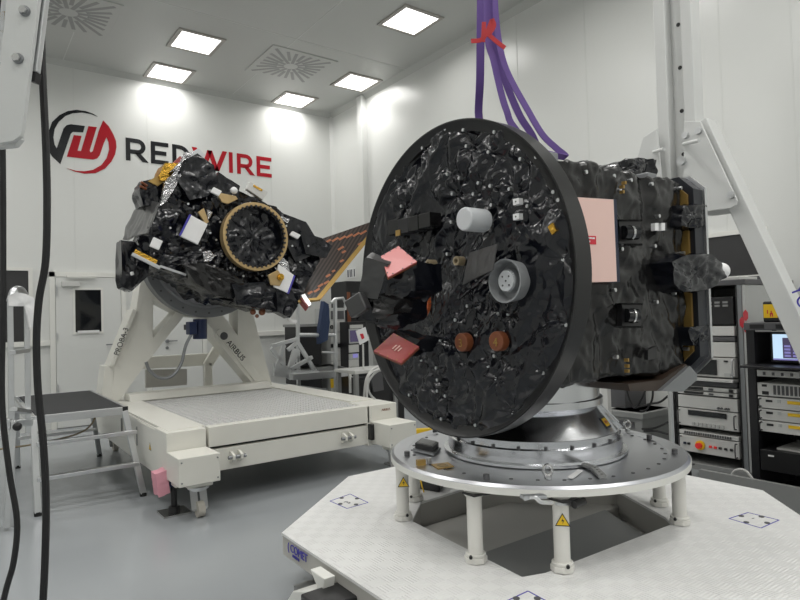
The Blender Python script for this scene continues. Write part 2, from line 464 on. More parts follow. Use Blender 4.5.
def strokes(polys, m):
    b = MB()
    for P in polys: b.prism([V((x, LY, z)) for x, z in P], (0, .005, 0))
    return b.build('letter', m, lg)
def rect(x0, x1, a, b): return [(x0, a), (x1, a), (x1, b), (x0, b)]
def bowl(x0, x1, za, zb, t):
    """thick open arc joining two horizontal strokes: quads along a half ellipse"""
    r = (zb - za) / 2; cz = (za + zb) / 2; cx = x1 - r; out = [rect(x0, cx, zb - t, zb), rect(x0, cx, za, za + t)]
    for i in range(10):
        a0 = -pi / 2 + pi * i / 10; a1 = -pi / 2 + pi * (i + 1) / 10
        out.append([(cx + r * cos(a0), cz + r * sin(a0)), (cx + r * cos(a1), cz + r * sin(a1)), (cx + (r - t) * cos(a1), cz + (r - t) * sin(a1)), (cx + (r - t) * cos(a0), cz + (r - t) * sin(a0))])
    return out
T = .062; hgt = z1 - z0
def letR(a, b, m):
    x0, x1 = lx(a), lx(b); zm = z0 + .38 * hgt
    strokes([rect(x0, x0 + T, z0, z1)] + bowl(x0 + T, x1 - .02, zm - .02, z1, T) + [[(x0 + .5 * (x1 - x0) - .03, zm), (x0 + .5 * (x1 - x0) + .05, zm), (x1 + .02, z0), (x1 - .065, z0)]], m)
def letE(a, b, m):
    x0, x1 = lx(a), lx(b); zm = (z0 + z1) / 2
    strokes([rect(x0, x0 + T, z0, z1), rect(x0 + T, x1, z1 - T, z1), rect(x0 + T, x1, z0, z0 + T), rect(x0 + T, x1 - .03, zm - T / 2, zm + T / 2)], m)
def letD(a, b, m):
    x0, x1 = lx(a), lx(b); strokes([rect(x0, x0 + T, z0, z1)] + bowl(x0 + T, x1, z0, z1, T), m)
def letW(a, b, m):
    x0, x1 = lx(a), lx(b); q = (x1 - x0); P = [(0, 1), (.28, 0), (.5, .95), (.72, 0), (1, 1)]; ps = []
    for (u, v), (u2, v2) in zip(P, P[1:]):
        p = V((x0 + u * q, z0 + v * hgt)); r = V((x0 + u2 * q, z0 + v2 * hgt)); o = .038
        ps.append([(p.x - o, p.y), (p.x + o, p.y), (r.x + o, r.y), (r.x - o, r.y)])
    strokes(ps, m)
letR(30, 136, 'logoblack'); letE(155, 243, 'logoblack'); letD(262, 352, 'logoblack'); letW(372, 525, 'logored')
strokes([rect(lx(545), lx(545) + T, z0, z1)], 'logored'); letR(585, 668, 'logored'); letE(683, 757, 'logored')

# exit pictogram on right wall
es = thing('exit_sign', atx(352, 273, WX), 'small white and dark pictogram sign near the back right corner above the dark opening', 'sign')
a, b = atx(347, 269, WX - .01), atx(355.5, 277.5, WX - .01)
MB().box(WX - .012, WX, min(a.y, b.y), max(a.y, b.y), min(a.z, b.z), max(a.z, b.z)).build('sign_plate', 'sticker', es)
mk = MB(); yy = sorted((a.y, b.y)); zz = sorted((a.z, b.z)); dy = (yy[1] - yy[0]) / 7
for k, (i, j) in enumerate(((.4, 1.1), (2.6, 3.2), (3.9, 4.6), (5.6, 6.5))): mk.box(WX - .015, WX - .012, yy[0] + i * dy, yy[0] + j * dy, zz[0] + .02, zz[1] - .02)
mk.build('pictogram', 'navy', es)

# ============================================================ CEILING LIGHTS
def light(x, y, label, first=None, gx=.6):
    t = thing('ceiling_light', (x + .3, y - .3, ZC), label, 'ceiling light', 'square ceiling light panels')
    MB().box(x + .05, x + .55, y - .55, y - .05, ZC - .012, ZC).build('diffuser', 'lit', t)
    b = MB()
    for q in ((x, x + .6, y - .05, y), (x, x + .6, y - .6, y - .55), (x, x + .05, y - .55, y - .05), (x + .55, x + .6, y - .55, y - .05)):
        b.box(q[0], q[1], q[2], q[3], ZC - .016, ZC)
    b.build('frame', 'frame', t)
    ld_ = bpy.data.lights.new('panel_light', 'AREA'); ld_.shape = 'SQUARE'; ld_.size = .5; ld_.energy = PANEL; ld_.color = (1, .985, .955); ld_.spread = radians(160)
    lo = bpy.data.objects.new('panel_light', ld_); COL.objects.link(lo); lo.location = (x + .3, y - .3, ZC - .0135); attach(lo, t)
    return t
L0 = light(2.25, 8.13, 'square ceiling light left of the round-slotted vent, nearer of the left pair')
def l2(x, y, lab): return clone(L0, (x - 2.25, y - 8.13, 0), None, lab)
l2(2.24, 9.33, 'square ceiling light against the back wall above the wall lettering, farther of the left pair')
l2(4.28, 9.36, 'square ceiling light in the corner, against the back wall')
l2(4.75, 8.16, 'square ceiling light by the right wall, behind the largest panel')
l2(4.27, 6.13, 'largest visible square ceiling light, nearest the purple slings')
first_extra = True
for x, y in ((2.0, 5.4), (-.4, 8.1), (-2.4, 8.1), (0, 5.6), (-2.2, 5.6), (3.6, 3.7), (2.0, 2.9), (0, 2.9), (-2.2, 2.9), (3.6, 1.5), (3.6, -.4), (2.0, .2), (-.2, .2), (-2.2, .2), (4.2, -1.9), (2.0, -1.9), (-.3, -1.9), (-2.4, -1.9)):
    k = l2(x, y, 'square ceiling light panel over the near part of the hall, outside the picture')
    for ch in k.children:
        if ch.type == 'LIGHT':
            if first_extra: near_data = ch.data.copy(); near_data.energy = PANEL * 1.85; first_extra = False
            ch.data = near_data

def vent(x, y, label):
    t = thing('ceiling_vent', (x + .5, y - .5, ZC), label, 'vent', 'swirl ceiling vents')
    MB().box(x, x + 1, y - 1, y, ZC - .012, ZC).build('plate', 'ceil', t, bevel=.004)
    b = MB()
    for k in range(24):
        a = 2 * pi * k / 24; r1 = .43 / max(abs(cos(a)), abs(sin(a))) * .98
        r0 = .10 if k % 2 else .2
        d = V((cos(a), sin(a), 0)); c = V((x + .5, y - .5, ZC - .0125))
        b.bar(c + d * r0, c + d * min(r1, .60), .045, .004)
    plabel(b.build('slots', 'slot', t), 'grey radial slots')
    return t
v0 = vent(3.42, 8.34, 'square swirl vent in the ceiling between the light panels, right of the lettering')
clone(v0, (.57 - 3.42, 0, 0), None, 'square swirl vent in the ceiling at the upper left, above the round emblem')

# ============================================================ TILT TROLLEY (left)
TX, TY, TL, TZ = 1.21, 4.555, 2.064, .597      # front-left corner, length, top
tr = thing('tilt_trolley', (TX + 1, 6, 0), 'cream white steel trolley with a grated deck and A-shaped tilt stand carrying the tilted spacecraft', 'trolley')
XR = TX + TL; YB = 7.5
def cp(b, name, m='cream', bev=.006, p=None): return b.build(name, m, p or tr, bevel=bev)
cp(MB().box(TX + .31, XR - .30, TY, TY + .09, .445, .60), 'front_beam')
cp(MB().box(TX + .29, XR - .27, TY + .01, TY + .09, .255, .425), 'front_beam')
cp(MB().box(TX + .29, XR - .27, TY + .05, TY + .09, .42, .45), 'front_beam_gap', 'black', 0)
cp(MB().box(TX + .02, TX + .30, TY + .3, YB, .22, .585), 'side_beam')
cp(MB().box(XR - .30, XR, TY + .3, YB, .26, .585), 'side_beam')
cp(MB().box(TX + .3, XR - .3, 6.62, 6.95, .3, .60), 'cross_beam')
cp(MB().prism([(TX + .2, 6.60, .60), (TX + .2, 6.66, .668), (TX + .2, 6.86, .668), (TX + .2, 6.9, .6)], (TL - .52, 0, 0)), 'deck_ridge')
cp(MB().box(TX + .3, XR - .3, 7.38, YB, .3, .585), 'rear_beam')
cp(MB().prism([(TX + .03, 6.8, .588), (TX + .03, 5.6, .588), (TX - .02 + .05, TY + .06, .588), (TX + .31, TY + .1, .588), (TX + .31, 6.6, .588)], (0, 0, .014)), 'cover_plate', bev=.002)
cp(MB().box(XR - .28, XR - .02, TY + .35, 6.75, .588, .602), 'cover_plate', bev=.002)
cp(MB().box(TX + .015, TX + .02, TY + .06, 5.5, .27, .57), 'side_panel', bev=0)
# grating
cp(MB().box(TX + .30, XR - .30, TY + .09, 6.62, .50, .51), 'grating_tray', 'grateback', 0)
g = MB()
gx0, gx1, gy0, gy1 = TX + .31, XR - .30, TY + .09, 6.62
nx = 26; ny = 36
for i in range(nx + 1):
    x = gx0 + (gx1 - gx0) * i / nx; g.box(x - .006, x + .006, gy0, gy1, .56, .59)
for i in range(ny + 1):
    y = gy0 + (gy1 - gy0) * i / ny; g.box(gx0, gx1, y - .006, y + .006, .56, .59)
g.build('deck_grating', 'grate', tr)
# corner blocks with stepped boxes
for s, x0, x1 in ((0, TX, TX + .291), (1, XR - .292, XR)):
    if s: cp(MB().box(x0 - .035, x1, TY, TY + .32, .24, .597), 'corner_block')
    else: cp(MB().box(x0, x1, TY, TY + .32, .255, .597), 'corner_block')
    q = cp(MB().box(x0, x1, TY - .295, TY, .262, .46), 'outrigger_box')
    for z in (.29, .43):
        for xx in (x0 + .02, x1 - .02): MB().cyl((xx, TY - .294, z), (xx, TY - .30, z), .006, n=8).build('screw', 'darkmetal', q)
# corner block markings
text('AIRBUS', (XR - .17, TY - .001, .535), (1, 0, 0), (0, 0, 1), .03, 'redglow' if False else 'orange', 'printed_mark', tr)
cp(MB().box(XR - .325, XR - .292, TY - .06, TY, .30, .44), 'hinge_bracket', 'black')
# lugs on the front beam
for cx in (1.72, 2.72):
    for dx in (-.032, .032):
        lug = MB(); P = [(cx + dx - .01, TY + .01, .31), (cx + dx - .01, TY - .02, .31), (cx + dx - .01, TY - .075, .34), (cx + dx - .01, TY - .075, .375), (cx + dx - .01, TY - .02, .395), (cx + dx - .01, TY + .01, .395)]
        lug.prism(P, (.02, 0, 0)); cp(lug, 'pin_lug', bev=.003)
    MB().cyl((cx - .07, TY - .05, .355), (cx + .07, TY - .05, .355), .014).build('lug_pin', 'darkmetal', tr)
# warning sticker on the left side
x = TX + .014
def tri_sticker(c, u, v, h, parent, name='warning_sticker'):
    """yellow warning triangle with a black bolt: c = centre, u = right, v = up"""
    c = V(c); u = V(u).normalized(); v = V(v).normalized(); n = u.cross(v)
    o = MB().prism([c + v * h * .6, c - v * h * .4 - u * h * .58, c - v * h * .4 + u * h * .58], n * .001).build(name, 'black', parent)
    i = MB(); k = .8
    i.prism([c + n * .001 + v * h * .6 * k, c + n * .001 - v * h * .4 * k - u * h * .58 * k, c + n * .001 - v * h * .4 * k + u * h * .58 * k], n * .0008)
    plabel(i.build('yellow_field', 'yellow', o), 'yellow triangle')
    b = MB(); e = c + n * .002
    b.prism([e + v * h * .28 + u * h * .06, e - v * h * .02 - u * h * .1, e + u * h * .02, e - v * h * .26 - u * h * .02, e + v * h * .08 + u * h * .12, e + v * h * .07], n * .0008)
    b.build('bolt_mark', 'black', o)
    return o
tri_sticker(atx(150, 447, x), (0, -1, 0), (0, 0, 1), .06, tr)
for y in (5.5, 6.1): MB().box(TX + .006, TX + .02, y - .006, y + .006, .36, .52).build('side_clamp', 'midgrey', tr)
# jacks and casters
def caster(x, y, lab=None):
    c = MB().box(x - .09, x + .09, y - .06, y + .06, .215, .262).build('caster', 'cream', tr, bevel=.008)
    MB().cyl((x, y, .20), (x, y, .215), .075).cyl((x, y, .185), (x, y, .2), .05).build('swivel', 'alu', c)
    f = MB()
    for dx in (-.034, .034): f.bar((x + dx, y + .01, .19), (x + dx, y - .03, .055), .008, .05, (1, 0, 0))
    f.cyl((x - .05, y - .03, .055), (x + .05, y - .03, .055), .009, n=10)
    f.build('fork', 'alu', c)
    plabel(MB().cyl((x - .024, y - .03, .056), (x + .024, y - .03, .056), .055, n=28).build('wheel', 'palerubber', c), 'pale rubber wheel')
caster(TX + .18, TY - .14); caster(XR - .14, TY - .14); caster(TX + .18, YB - .2); caster(XR - .14, YB - .2)
def jack(x, y):
    j = MB().cyl((x, y, .02), (x, y, .28), .022).cyl((x, y, .012), (x, y, .05), .04).build('jack', 'black', tr)
    MB().box(x - .10, x + .10, y - .10, y + .10, 0, .014).build('foot_plate', 'steel', j, bevel=.003)
    MB().box(x - .035, x + .035, y - .04, y + .04, .20, .34).build('jack_head', 'blue', j, bevel=.006)
jx, jy = 1.30, 4.60
jack(jx - .03, jy); jack(XR + .06, TY + .08)
cp(MB().box(TX + .03, TX + .20, TY - .1, TY + .02, .215, .262), 'bracket')
MB().cyl((TX + .09, TY - .104, .238), (TX + .09, TY - .096, .238), .02).build('bracket_bore', 'black', tr)
# far right corner hand brake
pw = aty(160.5, 482, 4.62)
tag(foil_box(tuple(pw), ((1, 0, .15), (0, 1, 0), (-.15, 0, 1)), (.042, .06, .085), 3, .02, 'pink_wrap', 'pinkcloth', None, .012, 9), 'pink wrapping around the jack at the near left corner of the cream trolley', 'wrapping')

# A frame of the tilt stand: outline traced on its front plane
AY = 6.80
def ay(pts): return [aty(x, y, AY) for x, y in pts]
left = [(112, 402), (119, 401), (146, 364), (180, 319), (200, 319), (240, 316), (246, 300), (215, 280), (150, 262), (143, 290), (136, 310), (114, 366)]
ringc = aty(203, 256, AY)
fr = MB()
# left leg, right leg, saddle: each traced as a plate with depth
fr.prism(ay([(112, 402), (119, 401), (146, 364), (153, 355), (153, 285), (150, 262), (140, 285), (136, 310), (114, 366)]), (0, .30, 0))
fr.prism(ay([(153, 355), (184, 316), (176, 312), (153, 338)]), (0, .30, 0))
fr.prism(ay([(153, 300), (176, 312), (184, 316), (210, 319), (210, 300), (153, 285)]), (0, .30, 0))
fr.prism(ay([(272, 385), (253, 384), (216, 340), (213, 330), (205, 319), (221, 312), (238, 336), (238, 306), (234, 290), (247, 290), (252, 310)]), (0, .30, 0))
fr.prism(ay([(205, 319), (205, 300), (240, 290), (238, 306), (221, 312)]), (0, .30, 0))
fo = fr.build('tilt_stand', 'cream', tr, bevel=.008)
MB().prism([aty(x, y, AY - .05) for x, y in [(110, 366), (114, 366), (137, 310), (133, 309)]], (0, .3, 0)).build('edge_flange', 'cream', fo, bevel=.004)
MB().prism([aty(x, y, AY) for x, y in [(101.5, 395), (112, 402), (114, 366), (105, 366)]], (0, .3, 0)).build('leg_foot', 'cream', fo, bevel=.004)
p0, p1 = aty(117.3, 356, AY - .052), aty(131.5, 318, AY - .052)
text('PROBA-3', p0 + V((.012, 0, 0)), p1 - p0, V((-1, 0, .5)), .075, 'logoblack', 'printed_name', fo)
MB().prism([aty(x, y, AY - .02) for x, y in [(216, 332), (220, 329), (266, 382), (258, 385)]], (0, .03, 0)).build('edge_flange', 'cream', fo, bevel=.002)
p0, p1 = aty(226, 342, AY - .022), aty(252, 372, AY - .022)
text('AIRBUS', p0 + V((0, 0, -.01)), p1 - p0, V((.8, 0, .6)), .09, 'logoblack', 'printed_name', fo)
c = aty(224, 336, AY - .022); MB().cyl(c, c - V((0, .002, 0)), .045).build('printed_roundel', 'darkgrey', fo)
tri_sticker(aty(190, 313, AY - .002), (1, 0, 0), (0, 0, 1), .06, fo)
# grey tilt ring
rc = ringc; rc.y = AY - .02
rb = MB(); R1 = (aty(203, 319, AY - .15) - aty(203, 256, AY - .15)).length
rb.lathe((rc.x, AY - .16, rc.z), [(R1, 0), (R1, .17), (R1 * .80, .17), (R1 * .80, .03), (R1 * .86, 0)], (0, 1, 0), 96)
ro = rb.build('tilt_ring', 'darkmetal', tr, bevel=.004)
MB().lathe((rc.x, AY - .13, rc.z), [(R1 * .80, 0), (R1 * .80, .14), (R1 * .66, .14), (R1 * .66, .05), (R1 * .70, .02)], (0, 1, 0), 96).build('inner_ring', 'platealu', ro)
sc = MB()
for k in range(28):
    a = 2 * pi * k / 28; q = V((rc.x + R1 * .93 * cos(a), AY - .16, rc.z + R1 * .93 * sin(a))); sc.cyl(q, q - V((0, .006, 0)), .011, n=8)
sc.build('ring_bolts', 'darkgrey', ro)
# motor with its cable
mo = MB().cyl(aty(200, 319, AY - .12), aty(200, 339, AY - .12), .075, n=24).build('motor', 'blue', tr, bevel=.006)
c = aty(196, 328, AY - .19); MB().box(c.x - .08, c.x + .0, c.y - .04, c.y + .1, c.z - .07, c.z + .07).build('terminal_box', 'blue', mo, bevel=.008)
MB().box(rc.x - .2, rc.x - .05, AY - .1, AY + .1, c.z - .02, c.z + .04).build('motor_bracket', 'darkgrey', mo)
MB().tube([aty(x, y, AY - .2) for x, y in [(194, 330), (186, 345), (181, 364), (172, 376), (160, 378), (150, 371), (146, 362)]], .017).build('motor_cable', 'darkmetal', mo)
# rear stay and beam behind the frame
bm_ = MB().prism([aty(x, y, 7.42) for x, y in [(143, 357), (213, 353), (213, 365), (143, 369)]], (0, .08, 0)).build('rear_rail', 'cream', tr, bevel=.004)
MB().prism([aty(x, y, 7.3) for x, y in [(213, 366), (204, 364), (224, 330), (231, 336)]], (0, .06, 0)).prism([aty(x, y, 7.3) for x, y in [(205, 363), (212, 363), (213, 386), (205, 386)]], (0, .05, 0)).build('rear_stay', 'cream', tr, bevel=.004)
MB().prism([aty(x, y, 7.45) for x, y in [(146, 370), (187, 369), (187, 385), (146, 388)]], (0, .05, 0)).build('rear_box', 'deckbeige', tr)

# ============================================================ LEFT SPACECRAFT (on the tilt ring)
SY0, SY1 = 5.80, 6.52
cs = thing('coronagraph_spacecraft', (aty(230, 240, 6.1)), 'black foil wrapped spacecraft with a gold ring, tilted on the cream trolley stand', 'spacecraft')
def fy(pts, Y): return [aty(x, y, Y) for x, y in pts]
outline = [(160, 203), (172, 186), (186, 172), (212, 176), (240, 192), (276, 207), (304, 228), (318, 240), (318, 262), (306, 286), (296, 304), (262, 306), (222, 300), (196, 284), (172, 270), (150, 258), (149, 234)]
P = fy(outline, SY0); cx = sum((p for p in P), V()) / len(P)
# body: gridded front face with crumple, swept back
def swept_foil(P, vec, seed, amp, name, m, parent, nr=16, nb=9, freq=5.5, sub=6):
    B = []
    for i in range(len(P)):
        for k in range(sub): B.append(P[i].lerp(P[(i + 1) % len(P)], k / sub))
    n = len(B); c = sum(B, V()) / n; vs = []; nrm = []
    nv = -V(vec).normalized()
    for r in range(1, nr + 1):
        for b in B: vs.append(c.lerp(b, r / nr)); nrm.append(nv)
    for r in range(1, nb + 1):
        for b in B: vs.append(b + V(vec) * (r / nb)); nrm.append((b - c).normalized())
    vs.append(c); nrm.append(nv); vs.append(c + V(vec)); nrm.append(nv * -1)
    T = nr + nb
    fs = [(i * n + k, i * n + (k + 1) % n, (i + 1) * n + (k + 1) % n, (i + 1) * n + k) for i in range(T - 1) for k in range(n)]
    fs += [(T * n, (k + 1) % n, k) for k in range(n)] + [(T * n + 1, (T - 1) * n + k, (T - 1) * n + (k + 1) % n) for k in range(n)]
    W = np.array([tuple(v) for v in vs]); hh = crumple(W, seed, freq) * amp
    W += np.array([tuple(q) for q in nrm]) * hh[:, None]
    b = MB(); b.add([tuple(q) for q in W], fs); return b.build(name, m, parent, ang=40)
body = swept_foil(P, (0, SY1 - SY0, 0), 5, .06, 'body_blanket', 'foil', cs, 34, 18, 4.5, 14)
def fblock(pts, Y, dep, seed, name='wrapped_unit', m='foil', amp=.04, sub=5, freq=7):
    return swept_foil(fy(pts, Y), (0, dep, 0), seed, amp, name, m, cs, 8, 6, freq, sub)
fblock([(176, 178), (184, 160), (198, 153), (214, 165), (219, 184), (208, 196), (190, 200)], 5.72, .35, 11)
fblock([(139, 190), (143, 181), (158, 178), (166, 190), (160, 206), (143, 205)], 5.95, .3, 12)
fblock([(218, 172), (240, 186), (236, 200), (212, 194)], 5.78, .3, 14)
fblock([(286, 214), (306, 222), (318, 240), (316, 254), (296, 262), (284, 240)], 5.75, .3, 15)
fblock([(300, 232), (322, 238), (332, 246), (326, 258), (306, 254)], 5.72, .4, 16)
fblock([(182, 264), (204, 263), (232, 272), (248, 286), (238, 299), (216, 296), (196, 283)], 5.66, .3, 17, m='foil2', amp=.04)
fblock([(232, 284), (262, 282), (292, 290), (298, 304), (282, 312), (258, 308), (236, 304)], 5.64, .35, 18, amp=.05)
fblock([(276, 292), (292, 290), (298, 306), (290, 318), (278, 312)], 5.6, .15, 19, amp=.02)
# silver crinkled strip between the grey flank and the black top
fblock([(166, 182), (176, 170), (188, 160), (176, 186), (166, 202), (160, 206)], 5.74, .1, 20, 'silver_strip', 'crinkle', .03)
fblock([(170, 172), (176, 166), (184, 158), (186, 152), (194, 152), (184, 166)], 5.8, .1, 23, 'silver_strip', 'crinkle', .03)
# grey flank facing left
fl = [aty(160, 203, SY0), aty(149, 234, SY0), aty(124, 240, SY1), aty(141, 200, SY1)]
foil_sheet([fl[0], fl[1], fl[2], fl[3]], 31, .03, 'flank_blanket', 'silverfoil', cs, .02, .03, 4)
# black flap hanging at the left
swept_foil(fy([(121, 240), (135, 242), (150, 258), (148, 276), (132, 291), (122, 287)], 6.05), (0, .22, 0), 33, .04, 'hanging_flap', 'foil', cs, 8, 4, 6, 5)
MB().bar(aty(131, 274, 6.02), aty(133, 273, 6.0), .02, .03).build('tab', 'sticker', cs)
# open lower bay with gold parts
MB().bar(aty(134, 252, 5.8), aty(156, 263, 5.78), .05, .05).build('gold_bracket', 'gold', cs)
MB().bar(aty(132, 254, 5.78), aty(160, 268, 5.76), .03, .03).bar(aty(160, 266, 5.76), aty(186, 275, 5.74), .02, .02).build('bay_rail', 'alu', cs)
# gold foil box at the top
swept_foil(fy([(159, 175), (165, 163), (178, 163), (174, 172), (168, 182), (160, 180)], 5.9), (0, .25, 0), 41, .02, 'gold_foil_unit', 'gold', cs, 5, 4, 9, 4)
MB().prism(fy([(172, 164), (180, 156), (184, 158), (176, 167)], 5.95), (0, .06, 0)).build('red_cover', 'red', cs)
MB().prism(fy([(148, 181), (158, 176), (166, 180), (158, 186)], 5.93), (0, .05, 0)).build('gold_bracket', 'goldedge', cs)
for q in ([(140, 186), (146, 189)], [(141, 182), (147, 186)]):
    MB().cyl(aty(*q[0], 5.93), aty(*q[1], 5.95), .012).build('connector', 'orange', cs)
# white square antenna plates
def plate(pts, Y, m, name, th=.03): return MB().prism(fy(pts, Y), (0, th, 0)).build(name, m, cs, bevel=.004)
plate([(191, 215), (208, 224), (198, 244.5), (180.5, 236)], 5.70, 'sticker', 'white_panel')
plate([(190, 214), (191.5, 215), (181, 236), (179.5, 235)], 5.695, 'bluetext', 'panel_edge')
plate([(154, 237), (163, 241), (159, 250), (150, 246)], 5.7, 'sticker', 'white_panel')
plate([(214, 187), (222, 191), (219, 196), (211, 192)], 5.68, 'sticker', 'white_panel')
plate([(250, 181.5), (268, 192), (263, 200), (247, 189)], 5.76, 'unit', 'white_panel', .06)
plate([(254, 184.5), (263, 189.5), (262, 191.5), (253, 186.5)], 5.755, 'gold', 'gold_label', .006)
plate([(293, 231), (301, 235), (298, 239), (290, 235)], 5.70, 'sticker', 'white_panel')
plate([(198, 212), (204, 208), (209, 222), (206, 224)], 5.7, 'ringgold', 'gold_wedge')
plate([(207, 209), (213, 212), (210, 218), (208, 220)], 5.69, 'crinkle', 'silver_patch')
plate([(216, 192), (236, 196), (238, 199), (228, 204), (222, 202)], 5.69, 'ringgold', 'gold_wedge')
c = aty(234, 190.5, 5.68); MB().sphere(c, .035).build('white_dome', 'sticker', cs)
plate([(185, 156), (199, 148), (205, 155), (196, 162)], 5.9, 'capwhite', 'white_cap', .1)
swept_foil(fy([(203, 252), (210, 250), (215, 256), (211, 261), (204, 262)], 5.68), (0, .03, 0), 44, .012, 'silver_patch', 'crinkle', cs, 4, 2, 12, 3)
swept_foil(fy([(281, 256), (288, 262), (290, 272), (284, 268), (278, 262)], 5.66), (0, .03, 0), 45, .012, 'silver_patch', 'crinkle', cs, 4, 2, 12, 3)
swept_foil(fy([(281, 216), (290, 219), (288, 223), (280, 220)], 5.7), (0, .03, 0), 46, .012, 'silver_patch', 'crinkle', cs, 4, 2, 12, 3)
# antenna patch under the ring
plate([(279, 264), (294, 275), (288, 293), (274, 287)], 5.58, 'sticker', 'white_panel')
plate([(294, 275), (295.5, 276), (289, 294), (287.5, 293)], 5.575, 'bluetext', 'panel_edge')
plate([(268, 275), (278, 270), (284, 278), (280, 286), (271, 285)], 5.57, 'ringgold', 'gold_plate', .02)
c = aty(281, 277, 5.55); MB().cyl(c + V((0, .04, 0)), c, .035).cyl(c, c - V((0, .02, 0)), .022).build('gold_horn', 'gold', cs)
# gold launch ring with toothed inner edge
c = aty(255, 237, 5.62); R = .338
b = MB().lathe((c.x, 5.58, c.z), [(R, 0), (R, .09), (R * .89, .09), (R * .89, 0)], (0, 1, 0), 72)
gr = b.build('launch_ring', 'ringgold', cs, bevel=.003)
b = MB()
for k in range(40):
    a = 2 * pi * k / 40; q = V((c.x + R * .885 * cos(a), 5.578, c.z + R * .885 * sin(a))); b.obox(q, ((cos(a), 0, sin(a)), (0, 1, 0), (-sin(a), 0, cos(a))), (.013, .006, .010))
b.build('toothed_band', 'black', gr)
MB().lathe((c.x, 5.60, c.z), [(R * .875, 0), (R * .875, .22), (R * .84, .22), (R * .84, 0)], (0, 1, 0), 72).build('ring_bore', 'foil', gr)
ring_face = [V((c.x + R * .86 * cos(2 * pi * k / 28), 5.68, c.z + R * .86 * sin(2 * pi * k / 28))) for k in range(28)]
swept_foil(ring_face, (0, .05, 0), 52, .05, 'bore_blanket', 'foil', cs, 12, 2, 6, 3)
# small fittings underneath
for q in ((253, 312, .03), (262, 312, .035), (257, 316, .02)):
    MB().sphere(aty(q[0], q[1], 5.75), q[2]).build('fitting', 'orange', cs)
c = aty(288, 311, 5.6); MB().sphere(c, .055).build('wrapped_nozzle', 'foil', cs)
b = MB().tube([aty(288, 318, 5.7), aty(291, 321, 5.7), aty(296, 321.5, 5.7)], .02, 10); b.build('white_pipe', 'sticker', cs)
# pins
rs = random.Random(3); pin0 = None
for q in [(176, 214), (188, 204), (210, 233), (216, 240), (228, 214), (200, 250), (214, 266), (222, 256), (226, 248), (243, 276), (262, 276), (232, 196), (250, 203), (270, 208), (286, 226), (292, 246), (284, 250), (226, 228), (220, 222), (170, 228), (166, 216), (230, 268), (300, 262), (308, 246)]:
    p = aty(q[0], q[1], 5.72)
    if pin0 is None: pin0 = MB().cyl((0, 0, 0), (0, -.012, 0), .010, n=8).build('foil_pin', 'alu', cs); pin0.parent = cs; pin0.matrix_parent_inverse = Matrix.Translation(-cs.location); pin0.location = p
    else:
        k = pin0.copy(); COL.objects.link(k); k.location = p
# folded solar wing at the right
A, B, D = aty(276, 304, 6.05), aty(318, 299.5, 6.0), aty(318, 240, 6.35)
nrm = (B - A).cross(D - A).normalized()
if nrm.y > 0: nrm = -nrm
def onw(x, y):
    d = ray(x, y); return CP + d * ((A - CP).dot(nrm) / d.dot(nrm))
Cc = onw(385, 217); D = onw(318, 240)
sw = MB().prism([A, B, Cc, D], nrm * -.03).build('solar_wing', 'solar', cs)
e = MB().bar(B + nrm * .002, Cc + nrm * .002, .05, .04, nrm).bar(A + nrm * .002, B + nrm * .002, .03, .04, nrm); e.build('wing_edge', 'goldedge', sw)
def wing(u, v): return A.lerp(B, u).lerp(D.lerp(Cc, u), v) + nrm * .004
tp = MB(); rs = random.Random(5)
def wpx(x, y):
    d = ray(x, y); t = (A - CP).dot(nrm) / d.dot(nrm); return CP + d * t + nrm * .003
for (x, y, l) in [(325, 243, 8), (332, 241.5, 9), (339, 240, 9), (346, 238, 9), (353, 236.5, 9), (360, 234.5, 9), (338, 250, 8), (342, 253, 5), (358, 245, 8), (340, 262, 5), (324, 284, 7), (318, 287, 7), (314, 292, 8), (326, 277, 6), (308, 294, 6), (332, 272, 4)]:
    p = wpx(x, y); q = wpx(x + l * .7, y - l * .42); tp.bar(p, q, .024, .003, nrm)
plabel(tp.build('copper_tape', 'copper', sw), 'copper tape strips')
b = MB().bar(wpx(302, 296), wpx(309, 307), .05, .07, nrm); b.build('wing_hinge', 'alu', sw)
b = MB().bar(wpx(300, 300), wpx(307, 309), .02, .09, nrm); b.build('hinge_cover', 'red', sw)

# ============================================================ RIGHT SPACECRAFT WITH ROUND DISC
DX, DY, DZ, DR, DW = 1.764, 2.04, 1.557, .70, .088
oc = thing('occulter_spacecraft', (2.3, 2.04, 1.1), 'black foil wrapped spacecraft with a large round disc in front, standing on the silver cone', 'spacecraft')
rimo = MB().lathe((DX, DY, DZ), [(DR, 0), (DR, DW), (DR - .05, DW), (DR - .05, .02), (DR - .012, .006), (DR - .006, 0)], (1, 0, 0), 160).build('disc_rim', 'rim', oc, ang=30)
